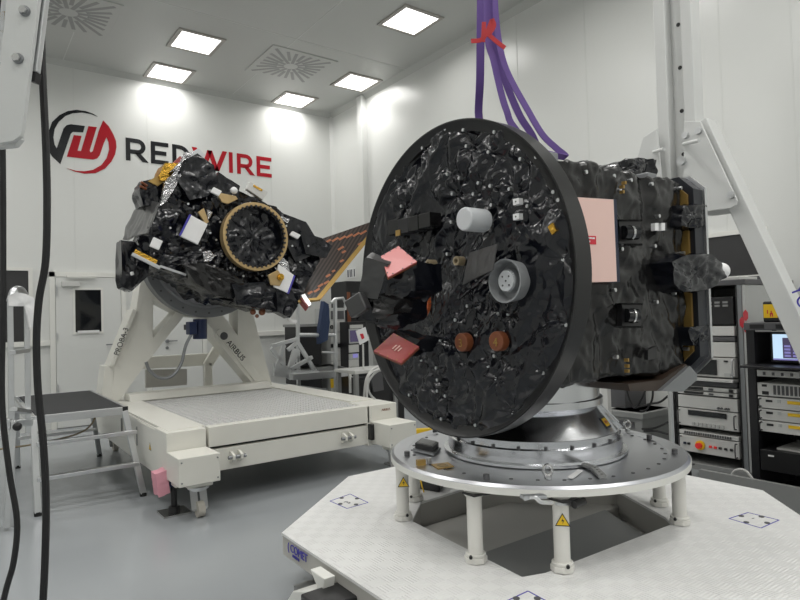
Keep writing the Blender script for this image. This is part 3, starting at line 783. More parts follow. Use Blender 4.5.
# front blanket of the disc: polar grid, crumpled
def disc_blanket():
    nr, na = 130, 420; P = [(0, 0)]
    for r in range(1, nr + 1):
        rr = (DR - .010) * r / nr
        for k in range(na): P.append((rr * cos(2 * pi * k / na), rr * sin(2 * pi * k / na)))
    P = np.array(P); P3 = np.c_[np.zeros(len(P)), P]
    h = crumple(P3, 77, 3.9) * .040; h = h - np.median(h); h = .026 * np.tanh(h / .026)
    # star folds running out from the fixing pins
    rs = np.random.RandomState(4)
    for (px, py) in PINS:
        q = atx(px, py, DX); d = P - np.array([q.y - DY, q.z - DZ]); r = np.hypot(d[:, 0], d[:, 1]); th = np.arctan2(d[:, 1], d[:, 0])
        n = rs.randint(4, 8); f = np.abs(((th / (2 * pi) * n + rs.rand()) % 1) - .5) * 2
        R = .05 + .08 * rs.rand()
        h += .020 * (f - .45) * np.exp(-(r / R) ** 2) * np.minimum(r / .02, 1) - .008 * np.exp(-(r / .05) ** 2)
    edge = np.clip((DR - np.hypot(P[:, 0], P[:, 1])) / .05, 0, 1)
    h = (h + .004) * edge
    vs = [(DX + .022 - hh, DY + a, DZ + b) for hh, (a, b) in zip(h, P)]
    fs = [(0, 1 + k, 1 + (k + 1) % na) for k in range(na)]
    for r in range(nr - 1):
        for k in range(na): fs.append((1 + r * na + k, 1 + (r + 1) * na + k, 1 + (r + 1) * na + (k + 1) % na, 1 + r * na + (k + 1) % na))
    n = len(vs); vs.append((DX + .05, DY, DZ))
    back = [(DX + .05, v[1], v[2]) for v in vs[1 + (nr - 1) * na:1 + nr * na]]; o = len(vs); vs += back
    for k in range(na):
        fs.append((1 + (nr - 1) * na + k, o + k, o + (k + 1) % na, 1 + (nr - 1) * na + (k + 1) % na)); fs.append((n, o + (k + 1) % na, o + k))
    b = MB(); b.add(vs, fs); return b.build('disc_blanket', 'foil', oc, ang=60)
PINS = [(445, 129), (422, 148), (463, 130), (466, 146), (488, 152), (494, 132), (447, 174), (459, 178), (478, 183), (490, 186), (395, 181), (401, 206), (452, 194), (473, 194), (491, 205), (509, 189), (536, 157), (558, 200), (553, 192), (527, 206), (459, 222), (451, 222), (403, 252), (447, 254), (563, 260), (520, 159),
        (467, 306), (455, 320), (498, 314), (508, 314), (434, 340), (440, 341), (494, 356), (436, 368), (437, 380), (437, 391), (466, 365), (488, 366), (496, 379), (445, 396), (543, 373), (513, 413), (475, 425), (441, 419), (409, 395), (566, 325), (421, 360), (387, 348)]
disc_blanket()
MB().lathe((DX, DY, DZ), [(DR - .06, .05), (DR - .06, .075), (.02, .075), (.02, .05)], (1, 0, 0), 96).build('disc_back', 'black', oc)
pn = None
for q in PINS:
    p = atx(q[0], q[1], DX + .012)
    if pn is None:
        pn = MB().cyl((.02, 0, 0), (-.002, 0, 0), .0075, n=10).build('foil_pin', 'alu', oc); pn.location = p
    else:
        k = pn.copy(); COL.objects.link(k); k.location = p
def dx(x, y, o=0): return atx(x, y, DX - o)
# white cylinder standing off the disc
c = dx(485, 221); MB().cyl(c + V((.0, 0, 0)), c + V((-.12, 0, 0)), .048, n=40).build('white_cap', 'capwhite', oc, bevel=.008)
# grey cup
c = dx(515, 281); b = MB().lathe(c, [(.076, .01), (.086, -.06), (.080, -.06), (.070, -.01), (.045, -.01), (.045, -.045), (.001, -.045), (.001, .01)], (1, 0, 0), 48)
cup = b.build('horn_cup', 'capgrey', oc)
MB().cyl(c + V((-.044, 0, 0)), c + V((-.052, 0, 0)), .040, n=36).build('cup_centre', 'capwhite', cup)
b = MB()
for i, j in ((0, 0), (1, 1), (-1, 1), (1, -1), (-1, -1)): b.cyl(c + V((-.051, i * .017, j * .017)), c + V((-.0535, i * .017, j * .017)), .004, n=8)
b.build('cup_screws', 'darkgrey', cup)
# orange caps and seal, small tan fittings
for q in ((466, 342), (501, 341)):
    c = dx(*q); k = MB().cyl(c + V((.01, 0, 0)), c + V((-.032, 0, 0)), .040, n=32).build('thruster_cap', 'orange', oc, bevel=.006)
    text('3' if q[0] < 480 else '4', c + V((-.033, .012, -.02)), (0, -1, 0), (0, 0, 1), .05, 'goldedge', 'cap_marking', k)
c = dx(425, 302); sb = MB()
for k in range(16):
    a = -pi * .60 + 1.2 * pi * k / 15; p = c + V((-.02, -.05 * cos(a) * .9, .058 * sin(a))); a2 = a + 1.2 * pi / 15
    q = c + V((-.02, -.05 * cos(a2) * .9, .058 * sin(a2))); sb.bar(p, q, .03, .016, (1, 0, 0))
sb.build('orange_seal', 'orange2', oc)
sb = MB()
for k in range(9):
    a = -pi * .5 + pi * k / 8; p = c + V((-.02, -.03 * cos(a), .045 * sin(a))); sb.bar(p, p + V((-.02, .02, 0)), .006, .006)
sb.build('seal_teeth', 'black', oc)
for q in ((433, 264), (461, 261)):
    c = dx(*q); MB().lathe(c, [(.020, .01), (.020, -.03), (.011, -.03), (.011, .01)], (1, 0, 0), 20).build('tan_fitting', 'tan', oc)
for q in ((519, 202), (519, 217)):
    c = dx(*q); k = MB().obox(c + V((-.006, 0, 0)), ((1, 0, 0), (0, 1, 0), (0, 0, 1)), (.012, .015, .012)).build('white_target', 'sticker', oc)
    MB().cyl(c + V((-.018, 0, 0)), c + V((-.0195, 0, 0)), .003, n=8).build('target_dot', 'black', k)
c = dx(554, 229); MB().obox(c, ((1, 0, 0), (0, 1, -.6), (0, .6, 1)), (.012, .012, .018)).build('gold_clip', 'gold', oc)
# row of boxed sensors
for x0, x1, y0, y1, m in ((396, 406, 219, 236, 'darkgrey'), (406, 416, 218, 235, 'rackblack'), (416.5, 426, 215.5, 232.5, 'darkgrey'), (427, 438, 212.5, 229.5, 'darkgrey')):
    a, b = dx(x0, y1), dx(x1, y0)
    k = MB().box(DX - .05, DX + .02, min(a.y, b.y), max(a.y, b.y), a.z, b.z).build('sensor_box', 'foil2' if m == 'darkgrey' else m, oc, bevel=.003)
a = dx(398, 233, .052); MB().obox(a, ((1, 0, 0), (0, 1, 0), (0, 0, 1)), (.002, .018, .014)).build('gold_label', 'goldedge', oc)
# grey foil flap standing off the disc
q = [dx(470, 253, .03), dx(498, 244, .10), dx(493, 270, .12), dx(463, 285, .05)]
foil_sheet(q, 61, .007, 'foil_flap', 'greysheet', oc, .004, .008, 6)
q = [dx(492, 271, .115), dx(464, 285, .05), dx(453, 304, .02), dx(474, 290, .03)]
foil_sheet(q, 62, .01, 'foil_flap', 'foil', oc, .004, .01, 8)
# red cover boards on wrapped stubs
def board(px, d, m, stub):
    P = [atd(x, y, dd) for (x, y), dd in zip(px, d)]
    n = (P[1] - P[0]).cross(P[2] - P[0]).normalized()
    if n.dot(CP - P[0]) < 0: n = -n
    k = MB().prism(P, n * -.006).build('cover_board', m, oc)
    b = MB()
    for i in range(4):
        p, q = P[i], P[(i + 1) % 4]; cc = sum(P, V()) / 4
        for t in (.15, .5, .85):
            s = p.lerp(q, t).lerp(cc, .06); b.cyl(s - n * .012, s + n * .002, .003, n=8)
    b.build('board_screws', 'darkgrey' if stub == 1 else 'goldedge', k)
    b = MB()
    b.prism([p - n * .009 for p in P], n * -.005); b.build('board_backing', 'orange', k)
    return P, n
P1, n1 = board([(381, 256), (398.5, 246), (417, 261.5), (388, 277)], (2.50, 2.58, 2.48, 2.38), 'red2', 1)
P2, n2 = board([(373.5, 351), (393.5, 333), (419, 346.5), (401, 363)], (2.56, 2.64, 2.54, 2.46), 'red', 2)
tx = P2[0].lerp(P2[2], .38); text('RED TAG', tx + n2 * .001 + (P2[2]-P2[0])*-.02, P2[2] - P2[3], P2[1] - P2[0], .014, 'pink', 'board_marking', oc, .0004) if False else None
b = MB()
for i, (l, t) in enumerate(((.22, .42), (.30, .52), (.2, .62))):
    p = P2[0].lerp(P2[3], t).lerp(P2[1].lerp(P2[2], t), .5 - l / 2); q = P2[0].lerp(P2[3], t).lerp(P2[1].lerp(P2[2], t), .5 + l / 2); b.bar(p + n2 * .001, q + n2 * .001, .006, .001, n2)
b.build('board_print', 'pink', oc)
def dfoil(px, dd, dep, seed, m='foil', amp=.045, name='wrapped_stub', freq=9):
    P = [atd(x, y, dd) for x, y in px]
    return swept_foil(P, V((dep, 0, 0)), seed, amp, name, m, oc, 14, 8, freq, 9)
dfoil([(388, 274), (414, 264), (414, 290), (398, 300), (384, 294)], 2.50, .14, 71)
foil_sheet([atd(366, 258, 2.47), atd(389, 264, 2.44), atd(378, 299, 2.46), atd(358, 297, 2.49)], 72, .012, 'hanging_foil', 'greysheet', oc, .004, .008, 7)
foil_sheet([atd(372, 253, 2.56), atd(391.5, 262.5, 2.475), atd(389, 265, 2.435), atd(366, 258.5, 2.465)], 79, .004, 'hanging_foil', 'greysheet', oc, .004, .008, 7)
dfoil([(347, 309), (357, 297), (388, 292), (398, 300), (396, 320), (376, 326), (352, 318)], 2.52, .16, 73, 'foil', .05)
dfoil([(372, 300), (384, 296), (396, 300), (392, 314), (376, 316)], 2.48, .1, 76, 'foil2', .04)
MB().bar(atd(350, 310, 2.5), atd(366, 300, 2.46), .05, .08).build('stub_end', 'greysheet', oc, bevel=.01)
dfoil([(380, 338), (396, 330), (418, 340), (412, 352), (398, 358)], 2.66, .12, 74)

# main body behind the disc
BX0, BX1, BY0, BY1, BZ0, BZ1 = 1.86, 2.88, 1.55, 2.53, 1.10, 2.02
foil_box(((BX0 + BX1) / 2, (BY0 + BY1) / 2, (BZ0 + BZ1) / 2), ((1, 0, 0), (0, 1, 0), (0, 0, 1)), ((BX1 - BX0) / 2, (BY1 - BY0) / 2, (BZ1 - BZ0) / 2), 91, .026, 'body_blanket', 'foil2', oc, .011, 3.4, .02)
def by(x, y, o=0): return aty(x, y, BY0 - o)
def bquad(px, m, name, o=.045, th=.05): return MB().prism([by(x, y, o) for x, y in px], (0, th, 0)).build(name, m, oc)
# pink panel with its red label
pk = bquad([(566, 196.5), (613.5, 199.5), (617, 281.5), (570, 282.5)], 'pink', 'pink_panel')
MB().prism([by(x, y, .044) for x, y in [(613.5, 199), (616.5, 199.5), (620, 282), (617, 282)]], (0, .03, 0)).build('panel_edge', 'navy', pk)
lb = MB().prism([by(x, y, .0468) for x, y in [(585, 235.5), (596, 236), (596.3, 244.5), (585, 244)]], (0, .002, 0)).build('red_label', 'label', pk)
b = MB()
for x0, x1, y in ((585.5, 587.2, 237.9), (587.8, 589.5, 237.9), (590, 591.8, 238), (592.3, 594.8, 238.2), (586, 587.5, 241.2), (588, 590.2, 241.4)):
    b.prism([by(x0, y - .8, .0375), by(x1, y - .8, .0375), by(x1, y + .8, .0375), by(x0, y + .8, .0375)], (0, .0015, 0)) if False else b.prism([aty(x0, y - .8, BY0 - .0478), aty(x1, y - .8, BY0 - .0478), aty(x1, y + .8, BY0 - .0478), aty(x0, y + .8, BY0 - .0478)], (0, .001, 0))
b.build('label_print', 'sticker', lb)
# two sensor windows with lenses
for x0, x1, y0, y1 in ((619, 640.5, 221.5, 243.5), (622, 641, 305, 326)):
    wn = MB(); a = [(x0, y0), (x1, y0), (x1, y1), (x0, y1)]
    t = 1.6
    k = MB().prism([by(x, y, .03) for x, y in a], (0, .03, 0)).build('sensor_window', 'black', oc)
    c0, c1 = by(x0 + 4, (y0 + y1) / 2, .04), by(x1 - 4, (y0 + y1) / 2 + .5, .06)
    MB().cyl(c0, c1, .030, n=28).build('lens_barrel', 'glass', k)
    MB().cyl(c0.lerp(c1, .45), c0.lerp(c1, .6), .033, n=28).cyl(c0.lerp(c1, .8), c0.lerp(c1, .92), .028, n=28).build('lens_ring', 'steel', k)
    fb = MB()
    for p, q in (((x0 - 1, y0 - 2), (x1 + 2, y0)), ((x0 - 1, y1), (x1 + 2, y1 + 2))):
        fb.prism([by(p[0], p[1], .05), by(q[0], p[1], .05), by(q[0], q[1], .03), by(p[0], q[1], .03)], (0, .03, 0))
    fb.build('window_flap', 'foil2', k)
for x in (655, 661.5):
    bquad([(x, 223), (x + 3.6, 223), (x + 3.6, 230.5), (x, 230.5)], 'sticker', 'white_patch', .045, .02)
bquad([(658.5, 222), (667, 222.5), (667, 231), (665, 231), (665, 224)], 'black', 'patch_frame', .042, .02)
bquad([(648, 350), (657, 346), (655, 359), (648, 360)], 'black', 'opening', .05, .02)
b = MB()
for (x, y) in ((622, 187), (622, 192), (624, 183)): c = by(x, y, .03); b.obox(c, ((1, 0, 0), (0, 1, 0), (0, 0, 1)), (.004, .01, .007))
b.build('gold_clip', 'goldedge', oc)
b = MB()
for (x, y) in ((626.5, 360), (627, 366), (627, 371)): c = by(x, y, .03); b.obox(c, ((1, 0, 0), (0, 1, 0), (0, 0, 1)), (.004, .01, .007))
b.build('gold_clip', 'goldedge', oc)
pb = None
for q in [(586, 172), (614, 176), (631, 180), (652, 184), (681, 188), (620, 190), (659, 216), (622, 249), (655, 246), (683, 222), (684, 253), (658, 279), (675, 293), (657, 302), (615, 290), (688, 334), (648, 354), (617, 357), (688, 349)]:
    p = by(q[0], q[1], .010)
    if pb is None:
        pb = MB().cyl((0, .03, 0), (0, -.004, 0), .009, n=10).build('body_pin', 'alu', oc); pb.location = p
    else:
        k = pb.copy(); COL.objects.link(k); k.location = p
# blanket laps
# top hump
swept_foil([aty(x, y, 1.75) for x, y in [(612, 172), (622, 161), (640, 157), (656, 160), (656, 176), (632, 176)]], (0, .25, 0), 81, .06, 'wrapped_unit', 'foil', oc, 14, 8, 9, 9)
# end flange with chamfered corners
FX0, FX1 = 2.90, 2.985
def flange(x0, x1, g): 
    y0, y1, zt, zb, c = 1.50 - g, 2.58 + g, 2.05 + g, 1.02 - g, .14
    return MB().prism([(x0, y0, zb + c), (x0, y0, zt - c * .5), (x0, y0 + c * .5, zt), (x0, y1 - c, zt), (x0, y1, zt - c), (x0, y1, zb + c), (x0, y1 - c, zb), (x0, y0 + c, zb)], (x1 - x0, 0, 0))
fg = flange(FX0, FX1, 0).build('end_flange', 'flange', oc)
flange(FX0 - .015, FX0, -.026).build('flange_edge', 'goldedge', fg)
flange(FX1, FX1 + .02, .012).build('flange_edge', 'alu', fg)
MB().prism([aty(x, y, BY0 - .03) for x, y in [(628, 384), (662, 380), (686, 364), (689, 368), (664, 391), (630, 391)]], (0, .5, 0)).build('underside_panel', 'brown', oc)
MB().prism([aty(x, y, BY0 - .05) for x, y in [(661, 391), (690, 366), (697, 374), (697, 380), (683, 392)]], (0, .5, 0)).build('corner_gusset', 'darkmetal', oc)
# wrapped units on the far end
def eblock(px, Y, dep, seed): swept_foil([aty(x, y, Y) for x, y in px], (0, dep, 0), seed, .05, 'wrapped_unit', 'foil', oc, 14, 8, 9, 9)
eblock([(683, 206), (704, 204.5), (706, 225), (694, 228), (680, 226)], 1.50, .16, 82)
eblock([(672, 262), (686, 255), (712, 254), (724, 264), (725, 278), (708, 290), (684, 292), (674, 284)], 1.46, .22, 83)
eblock([(690, 327), (711, 325), (711, 344), (704, 347), (691, 345)], 1.50, .16, 84)
MB().sphere(aty(721, 271, 1.58), .045).build('white_dome', 'sticker', oc)
# lifting pads on top of the body
for x in (2.0, 2.75):
    for y in (1.66, 2.42): MB().box(x - .04, x + .04, y - .04, y + .04, 2.0, 2.065).build('lifting_pad', 'darkmetal', oc, bevel=.006)

# ============================================================ ROTARY TABLE UNDER THE RIGHT SPACECRAFT
PX, PY, PZ, PR = 2.294, 2.04, .733, .705
tb = thing('rotary_table', (PX, PY, .40), 'round aluminium table top on white legs, standing on the white treadplate platform', 'table')
MB().lathe((PX, PY, PZ), [(PR - .012, 0), (PR, -.010), (PR, -.03), (.10, -.03), (.10, -.004), (PR - .09, -.004), (PR - .085, 0)], n=160).build('table_top', 'platealu', tb)
MB().lathe((PX, PY, PZ), [(PR + .002, -.012), (PR + .002, -.038), (PR - .06, -.038), (PR - .06, -.012)], n=160).build('table_edge', 'white', tb)
def many(name, m, parent, pts, shape):
    o = None
    for p in pts:
        if o is None: o = shape.build(name, m, parent); o.location = p
        else: k = o.copy(); COL.objects.link(k); k.location = p
many('bolt_hole', 'darkgrey', tb, [V((PX + .60 * cos(2 * pi * k / 36 + .05), PY + .60 * sin(2 * pi * k / 36 + .05), PZ - .004)) for k in range(36)], MB().cyl((0, 0, 0), (0, 0, .003), .008, n=8))
for k, (a, r) in enumerate(((100, .64), (155, .64), (205, .655), (332, .62), (302, .64), (10, .6), (40, .62))):
    a = radians(a); MB().cyl((PX + r * cos(a), PY + r * sin(a), PZ - .004), (PX + r * cos(a), PY + r * sin(a), PZ + .022), .013, n=14).build('table_bolt', 'darkgrey', tb)
angs = [145, 118, -160, -130, -53, -29, 35, 62]
for k, a in enumerate(angs):
    a = radians(a); x, y = PX + .655 * cos(a), PY + .655 * sin(a)
    l = MB().cyl((x, y, .40), (x, y, PZ - .035), .031, n=28).build('leg', 'legwhite', tb)
    b = MB().cyl((x, y, .402), (x, y, .425), .047, n=8).cyl((x, y, .425), (x, y, .437), .041, n=28); b.build('foot_collar', 'legwhite', l, bevel=.003)
    b = MB().cyl((x, y, PZ - .07), (x, y, PZ - .036), .040, n=8); b.build('head_collar', 'legwhite', l, bevel=.003)
    c = MB().bar((x - .05, y - .02, PZ - .052), (x + .05, y - .02, PZ - .058), .07, .006).build('clamp_band', 'black', l)
    d = V((-x, -y, 0)).normalized(); e = V((d.y, -d.x, 0))
    for sg in (-1,) if k in (0, 3) else (1,):
        p = V((x, y, .431)) + d * .034 + e * .02 * sg; MB().cyl(p, p + d * .012, .007, n=10).build('clamp_screw', 'black', l)
    if k in (0, 3): tri_sticker(V((x, y, .585 if k == 0 else .60)) + d * .0325 + e * (-.006), (-e.x, -e.y, 0), (0, 0, 1), .05, l)
# silver stepped cone
ad = thing('spacecraft_adapter', (PX, PY, PZ), 'shiny stepped aluminium cone standing on the round table under the spacecraft', 'adapter')
MB().lathe((PX, PY, PZ), [(.44, 0), (.44, .012), (.418, .016), (.418, .07), (.405, .075), (.405, .105), (.35, .105), (.35, 0)], n=128).build('base_ring', 'mach', ad)
MB().lathe((PX, PY, PZ), [(.398, .105), (.305, .225), (.25, .225), (.33, .105)], n=128).build('cone', 'mach', ad)
MB().lathe((PX, PY, PZ), [(.305, .222), (.336, .226), (.336, .255), (.322, .258), (.322, .35), (.27, .35), (.27, .222)], n=128).build('top_ring', 'mach', ad)
many('ring_bolt', 'darkgrey', ad, [V((PX + .408 * cos(2 * pi * k / 22), PY + .408 * sin(2 * pi * k / 22), PZ + .07)) for k in range(22)], MB().cyl((0, 0, 0), (0, 0, .016), .007, n=8))
c0 = aty(598, 440, 1.72); 
def on_cone(az, h):
    r = .398 + (.305 - .398) * (h - .105) / .12; return V((PX + r * cos(az), PY + r * sin(az), PZ + h))
az = radians(-98)
az = radians(-74)
u = V((-sin(az), cos(az), 0)); v = (on_cone(az, .2) - on_cone(az, .12)).normalized(); n = u.cross(v); c = on_cone(az, .15) + n * .001
st = MB().obox(c, (u, v, n), (.030, .028, .001)).build('warning_sticker', 'navy', ad)
k = MB().obox(c + n * .0015, (u, v, n), (.022, .020, .001)).build('orange_field', 'yellow', st)
MB().obox(c + n * .003, (u, v, n), (.012, .003, .0006)).obox(c + n * .003 + u * .004, (u, v, n), (.003, .010, .0006)).obox(c + n * .003 - u * .01, (u, v, n), (.0025, .008, .0006)).build('sticker_mark', 'red', st)
az = radians(-40); rb = MB()
for a in (-60, -40, 120): 
    a = radians(a); rb.bar(on_cone(a, .11) + V((.02 * cos(a), .02 * sin(a), 0)), on_cone(a, .225), .016, .02)
rb.build('cone_ribs', 'mach', ad)

# eyebolts, tools and boxes on the table top
def eyebolt(x, y, label, grp=None):
    t = thing('eyebolt', (x, y, PZ), label, 'eyebolt')
    MB().cyl((x, y, PZ), (x, y, PZ + .016), .015, n=16).build('shank', 'steel', t)
    b = MB(); P = []
    for k in range(13):
        a = -pi / 2 + 2 * pi * k / 12; P.append(V((x + .016 * cos(a) * .75, y - .016 * cos(a) * .66, PZ + .035 + .02 * sin(a))))
    b.tube(P, .0075, 10); b.build('ring', 'steel', t); return t
p = atz(548, 479, PZ); eyebolt(p.x, p.y, 'steel eyebolt at the near edge of the round table beside the perforated strip')
p = atz(627.5, 431, PZ); eyebolt(p.x, p.y, 'steel eyebolt on the right rear of the round table behind the silver cone')
def tz(x, y, z=PZ): return atz(x, y, z)
bx = thing('black_case', tz(428, 452), 'small black flat box with a grey lid on the left of the round table', 'box')
q = [tz(413, 451), tz(434, 456), tz(441, 450), tz(421, 445)]
MB().prism(q, (0, 0, .012)).build('base_plate', 'darkmetal', bx)
c = sum(q, V()) / 4
MB().prism([c + (p - c) * .85 + V((0, 0, .012)) for p in q], (0, 0, .028)).build('body', 'black', bx, bevel=.003)
MB().prism([c + (p - c) * .7 + V((0, 0, .040)) for p in q], (0, 0, .003)).build('lid', 'midgrey', bx)
q = [tz(431, 465), tz(448, 463), tz(454, 467), tz(438, 469.5)]
tp_ = tag(MB().prism(q, (0, 0, .004)).build('brass_plate', 'goldedge'), 'flat brass coloured square plate lying on the round table front left', 'plate')
c = sum(q, V()) / 4; MB().lathe(c + V((0, 0, .004)), [(.024, 0), (.024, .002), (.016, .002), (.016, 0)], n=24).build('ring_mark', 'tan', tp_)
c = tz(421, 465); tag(MB().obox(c + V((0, 0, .012)), ((1, -.3, 0), (.3, 1, 0), (0, 0, 1)), (.02, .010, .012)).build('brass_block', 'goldedge'), 'small upright brass block near the left edge of the round table', 'block')
c = tz(428.5, 463); tag(MB().cyl(c, c + V((0, 0, .024)), .014, n=18).build('metal_knob', 'alu'), 'little silver knob beside the brass block on the round table', 'knob')
# perforated strip
S = [tz(556, 463), tz(583, 466), tz(594, 470), tz(603, 479)]
sb = MB()
for p, q in zip(S, S[1:]): sb.bar(p + V((0, 0, .008)), q + V((0, 0, .008)), .03, .012)
ps = tag(sb.build('perforated_strip', 'midgrey'), 'bent grey perforated metal strip lying on the front of the round table', 'strip')
hb = MB()
for p, q in zip(S, S[1:]):
    for k in range(4): c = p.lerp(q, (k + .5) / 4) + V((0, 0, .0145)); hb.cyl(c, c + V((0, 0, .001)), .005, n=8)
hb.build('holes', 'black', ps)
q = [tz(567, 478), tz(573, 479), tz(583, 471), tz(578, 470)]
tag(MB().prism(q, (0, 0, .003)).build('paper_strip', 'sticker'), 'short white printed slip lying on the round table beside the eyebolt', 'paper')

# ============================================================ TREADPLATE PLATFORM
pf = thing('transport_platform', (2.3, 2.0, 0), 'low eight sided white treadplate platform on the floor under the round table', 'platform')
DZt = .40
OUT = [(1.215, 2.64), (1.97, 3.28), (2.75, 3.28), (3.50, 2.55), (3.50, 1.50), (2.85, .86), (1.75, .86), (1.195, 1.40)]
# inner opening follows the table legs
def z40(x, y): p = atz(x, y, DZt); return (p.x, p.y)
INN = [z40(412, 521), z40(421, 502), z40(466, 488), z40(616, 490), z40(665, 517), z40(672, 524), z40(545, 573), z40(522, 577)]
def ringmesh(outer, inner, z0, z1):
    """plate with an opening: outer and inner have the same vertex count"""
    n = len(outer); vs = []
    for z in (z1, z0):
        vs += [(x, y, z) for x, y in outer] + [(x, y, z) for x, y in inner]
    fs = []
    for i in range(n):
        j = (i + 1) % n
        fs += [(i, j, n + j, n + i), (2 * n + i, 2 * n + j, 3 * n + j, 3 * n + i)[::-1], (i, 2 * n + i, 2 * n + j, j), (n + i, n + j, 3 * n + j, 3 * n + i)]
    return MB().add(vs, fs)
# start both loops at corresponding corners: outer starts left, inner starts left
inn = [INN[0], INN[1], INN[2], INN[3], INN[4], INN[5], INN[6], INN[7]]
outr = [OUT[0], OUT[1], OUT[2], OUT[3], OUT[4], OUT[5], OUT[6], OUT[7]]
ringmesh(outr, inn, DZt - .012, DZt).build('treadplate_deck', 'tread', pf)
cx_, cy_ = 2.35, 2.06
sh = lambda P, k: [(cx_ + (x - cx_) * k, cy_ + (y - cy_) * k) for x, y in P]
ringmesh(sh(outr, .997), [(cx_ + (x - cx_) * .96, cy_ + (y - cy_) * .96) for x, y in outr], .30, DZt - .012).build('side_skirt', 'deckbeige', pf)
ci = (sum(x for x, y in inn) / 8, sum(y for x, y in inn) / 8)
ringmesh([(ci[0] + (x - ci[0]) * 1.02, ci[1] + (y - ci[1]) * 1.02) for x, y in inn], [(ci[0] + (x - ci[0]) * 1.005, ci[1] + (y - ci[1]) * 1.005) for x, y in inn], .18, DZt - .012).build('well_wall', 'deckbeige', pf)
MB().box(1.45, 3.25, 1.05, 3.05, .12, .26).build('chassis', 'deckbeige', pf, bevel=.01)
MB().prism([(1.7, 2.0, .26), (3.0, 2.0, .26), (3.0, 2.45, .26), (1.7, 2.45, .26)], (0, 0, .06)).build('well_box', 'deckbeige', pf, bevel=.01)
MB().prism([(1.9, 1.62, .26), (2.7, 1.62, .26), (2.8, 2.0, .32), (1.8, 2.0, .32)], (0, 0, .004)).build('well_ramp', 'midgrey', pf)
MB().box(1.25, 3.45, 1.45, 2.6, .10, .16).build('undercarriage', 'midgrey', pf)
for x in (1.6, 3.1):
    for y in (1.2, 2.9): MB().cyl((x - .04, y, .075), (x + .04, y, .075), .075, n=28).build('wheel', 'rubber', pf)
# under-deck battery and brackets on the left side
xl = 1.20
MB().box(1.05, 1.26, 1.97, 2.13, .04, .345).build('battery_box', 'black', pf, bevel=.008)
MB().prism([(1.14, y, z) for y, z in [(2.17, .34), (2.22, .385), (2.10, .385), (2.12, .30)]], (.05, 0, 0)).build('bracket', 'white', pf, bevel=.004)
MB().prism([(1.10, y, z) for y, z in [(2.14, .12), (2.42, .16), (2.30, .28), (2.16, .33)]], (.12, 0, 0)).build('bracket', 'white', pf, bevel=.006)
MB().prism([(1.12, y, z) for y, z in [(1.94, .10), (1.94, .22), (1.86, .34), (1.78, .34), (1.66, .10)]], (.05, 0, 0)).build('bracket', 'white', pf, bevel=.006)
MB().cyl((1.06, 2.2, .20), (1.12, 2.15, .23), .018).cyl((1.03, 2.22, .22), (1.08, 2.18, .22), .03, n=14).build('battery_plug', 'black', pf)
MB().bar((1.05, 2.42, .10), (1.2, 2.0, .08), .05, .03).build('bumper', 'black', pf)
# blue maker's writing on the left skirt
xs = 1.20
sk = lambda x, y: aty(x, y, 2.62)
p0 = V((outr[0][0], outr[0][1], 0)); p1 = V((outr[7][0], outr[7][1], 0)); sd = (p1 - p0).normalized(); nn_ = V((-1, 0, 0))
o = p0 + sd * .07 + V((-.004, 0, .345)); o.x -= 0.0
k = text('( COMET', o, sd, (0, 0, 1), .05, 'bluetext', 'printed_name', pf)
k = text('SYSTEMS', o + sd * .05 + V((0, 0, -.02)), sd, (0, 0, 1), .018, 'bluetext', 'printed_name', pf)
# lift point outlines on the deck
def outline(px, name='lift_mark', bolts=True):
    P = [atz(x, y, DZt + .0005) for x, y in px]; b = MB()
    for i in range(len(P)): b.bar(P[i], P[(i + 1) % len(P)], .005, .001)
    k = b.build(name, 'bluetext', pf)
    c = sum(P, V()) / len(P); b = MB()
    for i in range(len(P)): q = P[i].lerp(P[(i + 1) % len(P)], .5).lerp(c, .18); b.cyl(q, q + V((0, 0, .003)), .012, n=10)
    if bolts: b.build('deck_bolts', 'darkgrey', k)
    return P
P = outline([(330, 501), (350, 494), (368, 502.5), (347, 508.5)])
text('3', P[0].lerp(P[2], .55) + V((-.03, -.02, 0)), (1, .2, 0), (-.2, 1, 0), .06, 'darkgrey', 'deck_number', pf, .0006)
P = outline([(729, 518.5), (748, 512.5), (779, 520), (761, 528)])
text('-', P[0].lerp(P[2], .5), (1, -.3, 0), (.3, 1, 0), .05, 'darkgrey', 'deck_number', pf, .0006)
outline([(500, 604), (528, 591), (552, 604), (524, 622)])

bb = thing('black_case', atz(424, 492, DZt), 'black equipment box standing on the treadplate behind the left table legs', 'box')
MB().prism([atz(404, 487, DZt), atz(440, 493, DZt), atz(446, 484, DZt), atz(412, 479, DZt)], (0, 0, .12)).build('body', 'black', bb, bevel=.01)
MB().bar(atz(402, 487, DZt) + V((0, 0, .12)), atz(398, 482, DZt) + V((0, 0, .11)), .03, .03).build('handle', 'black', bb)
tag(MB().tube([atz(424, 494, DZt) + V((0, 0, .01)), atz(422, 494, DZt) + V((0, 0, .05)), atz(419, 490, DZt) + V((0, 0, .12))], .004).build('yellow_wire', 'yellow'), 'thin yellow wire hanging beside the black box by the left table leg', 'wire')
# clamp handle and lever under the table front
tg = thing('clamp_lever', aty(540, 498, 1.5), 'grey clamp lever with a black grip below the front edge of the round table', 'lever')
MB().tube([aty(524, 499, 1.55), aty(534, 497, 1.52), aty(541, 502, 1.5), aty(552, 503, 1.5)], .008).bar(aty(522, 497, 1.55), aty(545, 496, 1.52), .03, .012).bar(aty(556, 504, 1.5), aty(575, 504, 1.5), .01, .01).build('lever_arm', 'alu', tg)
MB().cyl(aty(574, 505, 1.48), aty(584, 501, 1.48), .014).build('grip', 'black', tg)

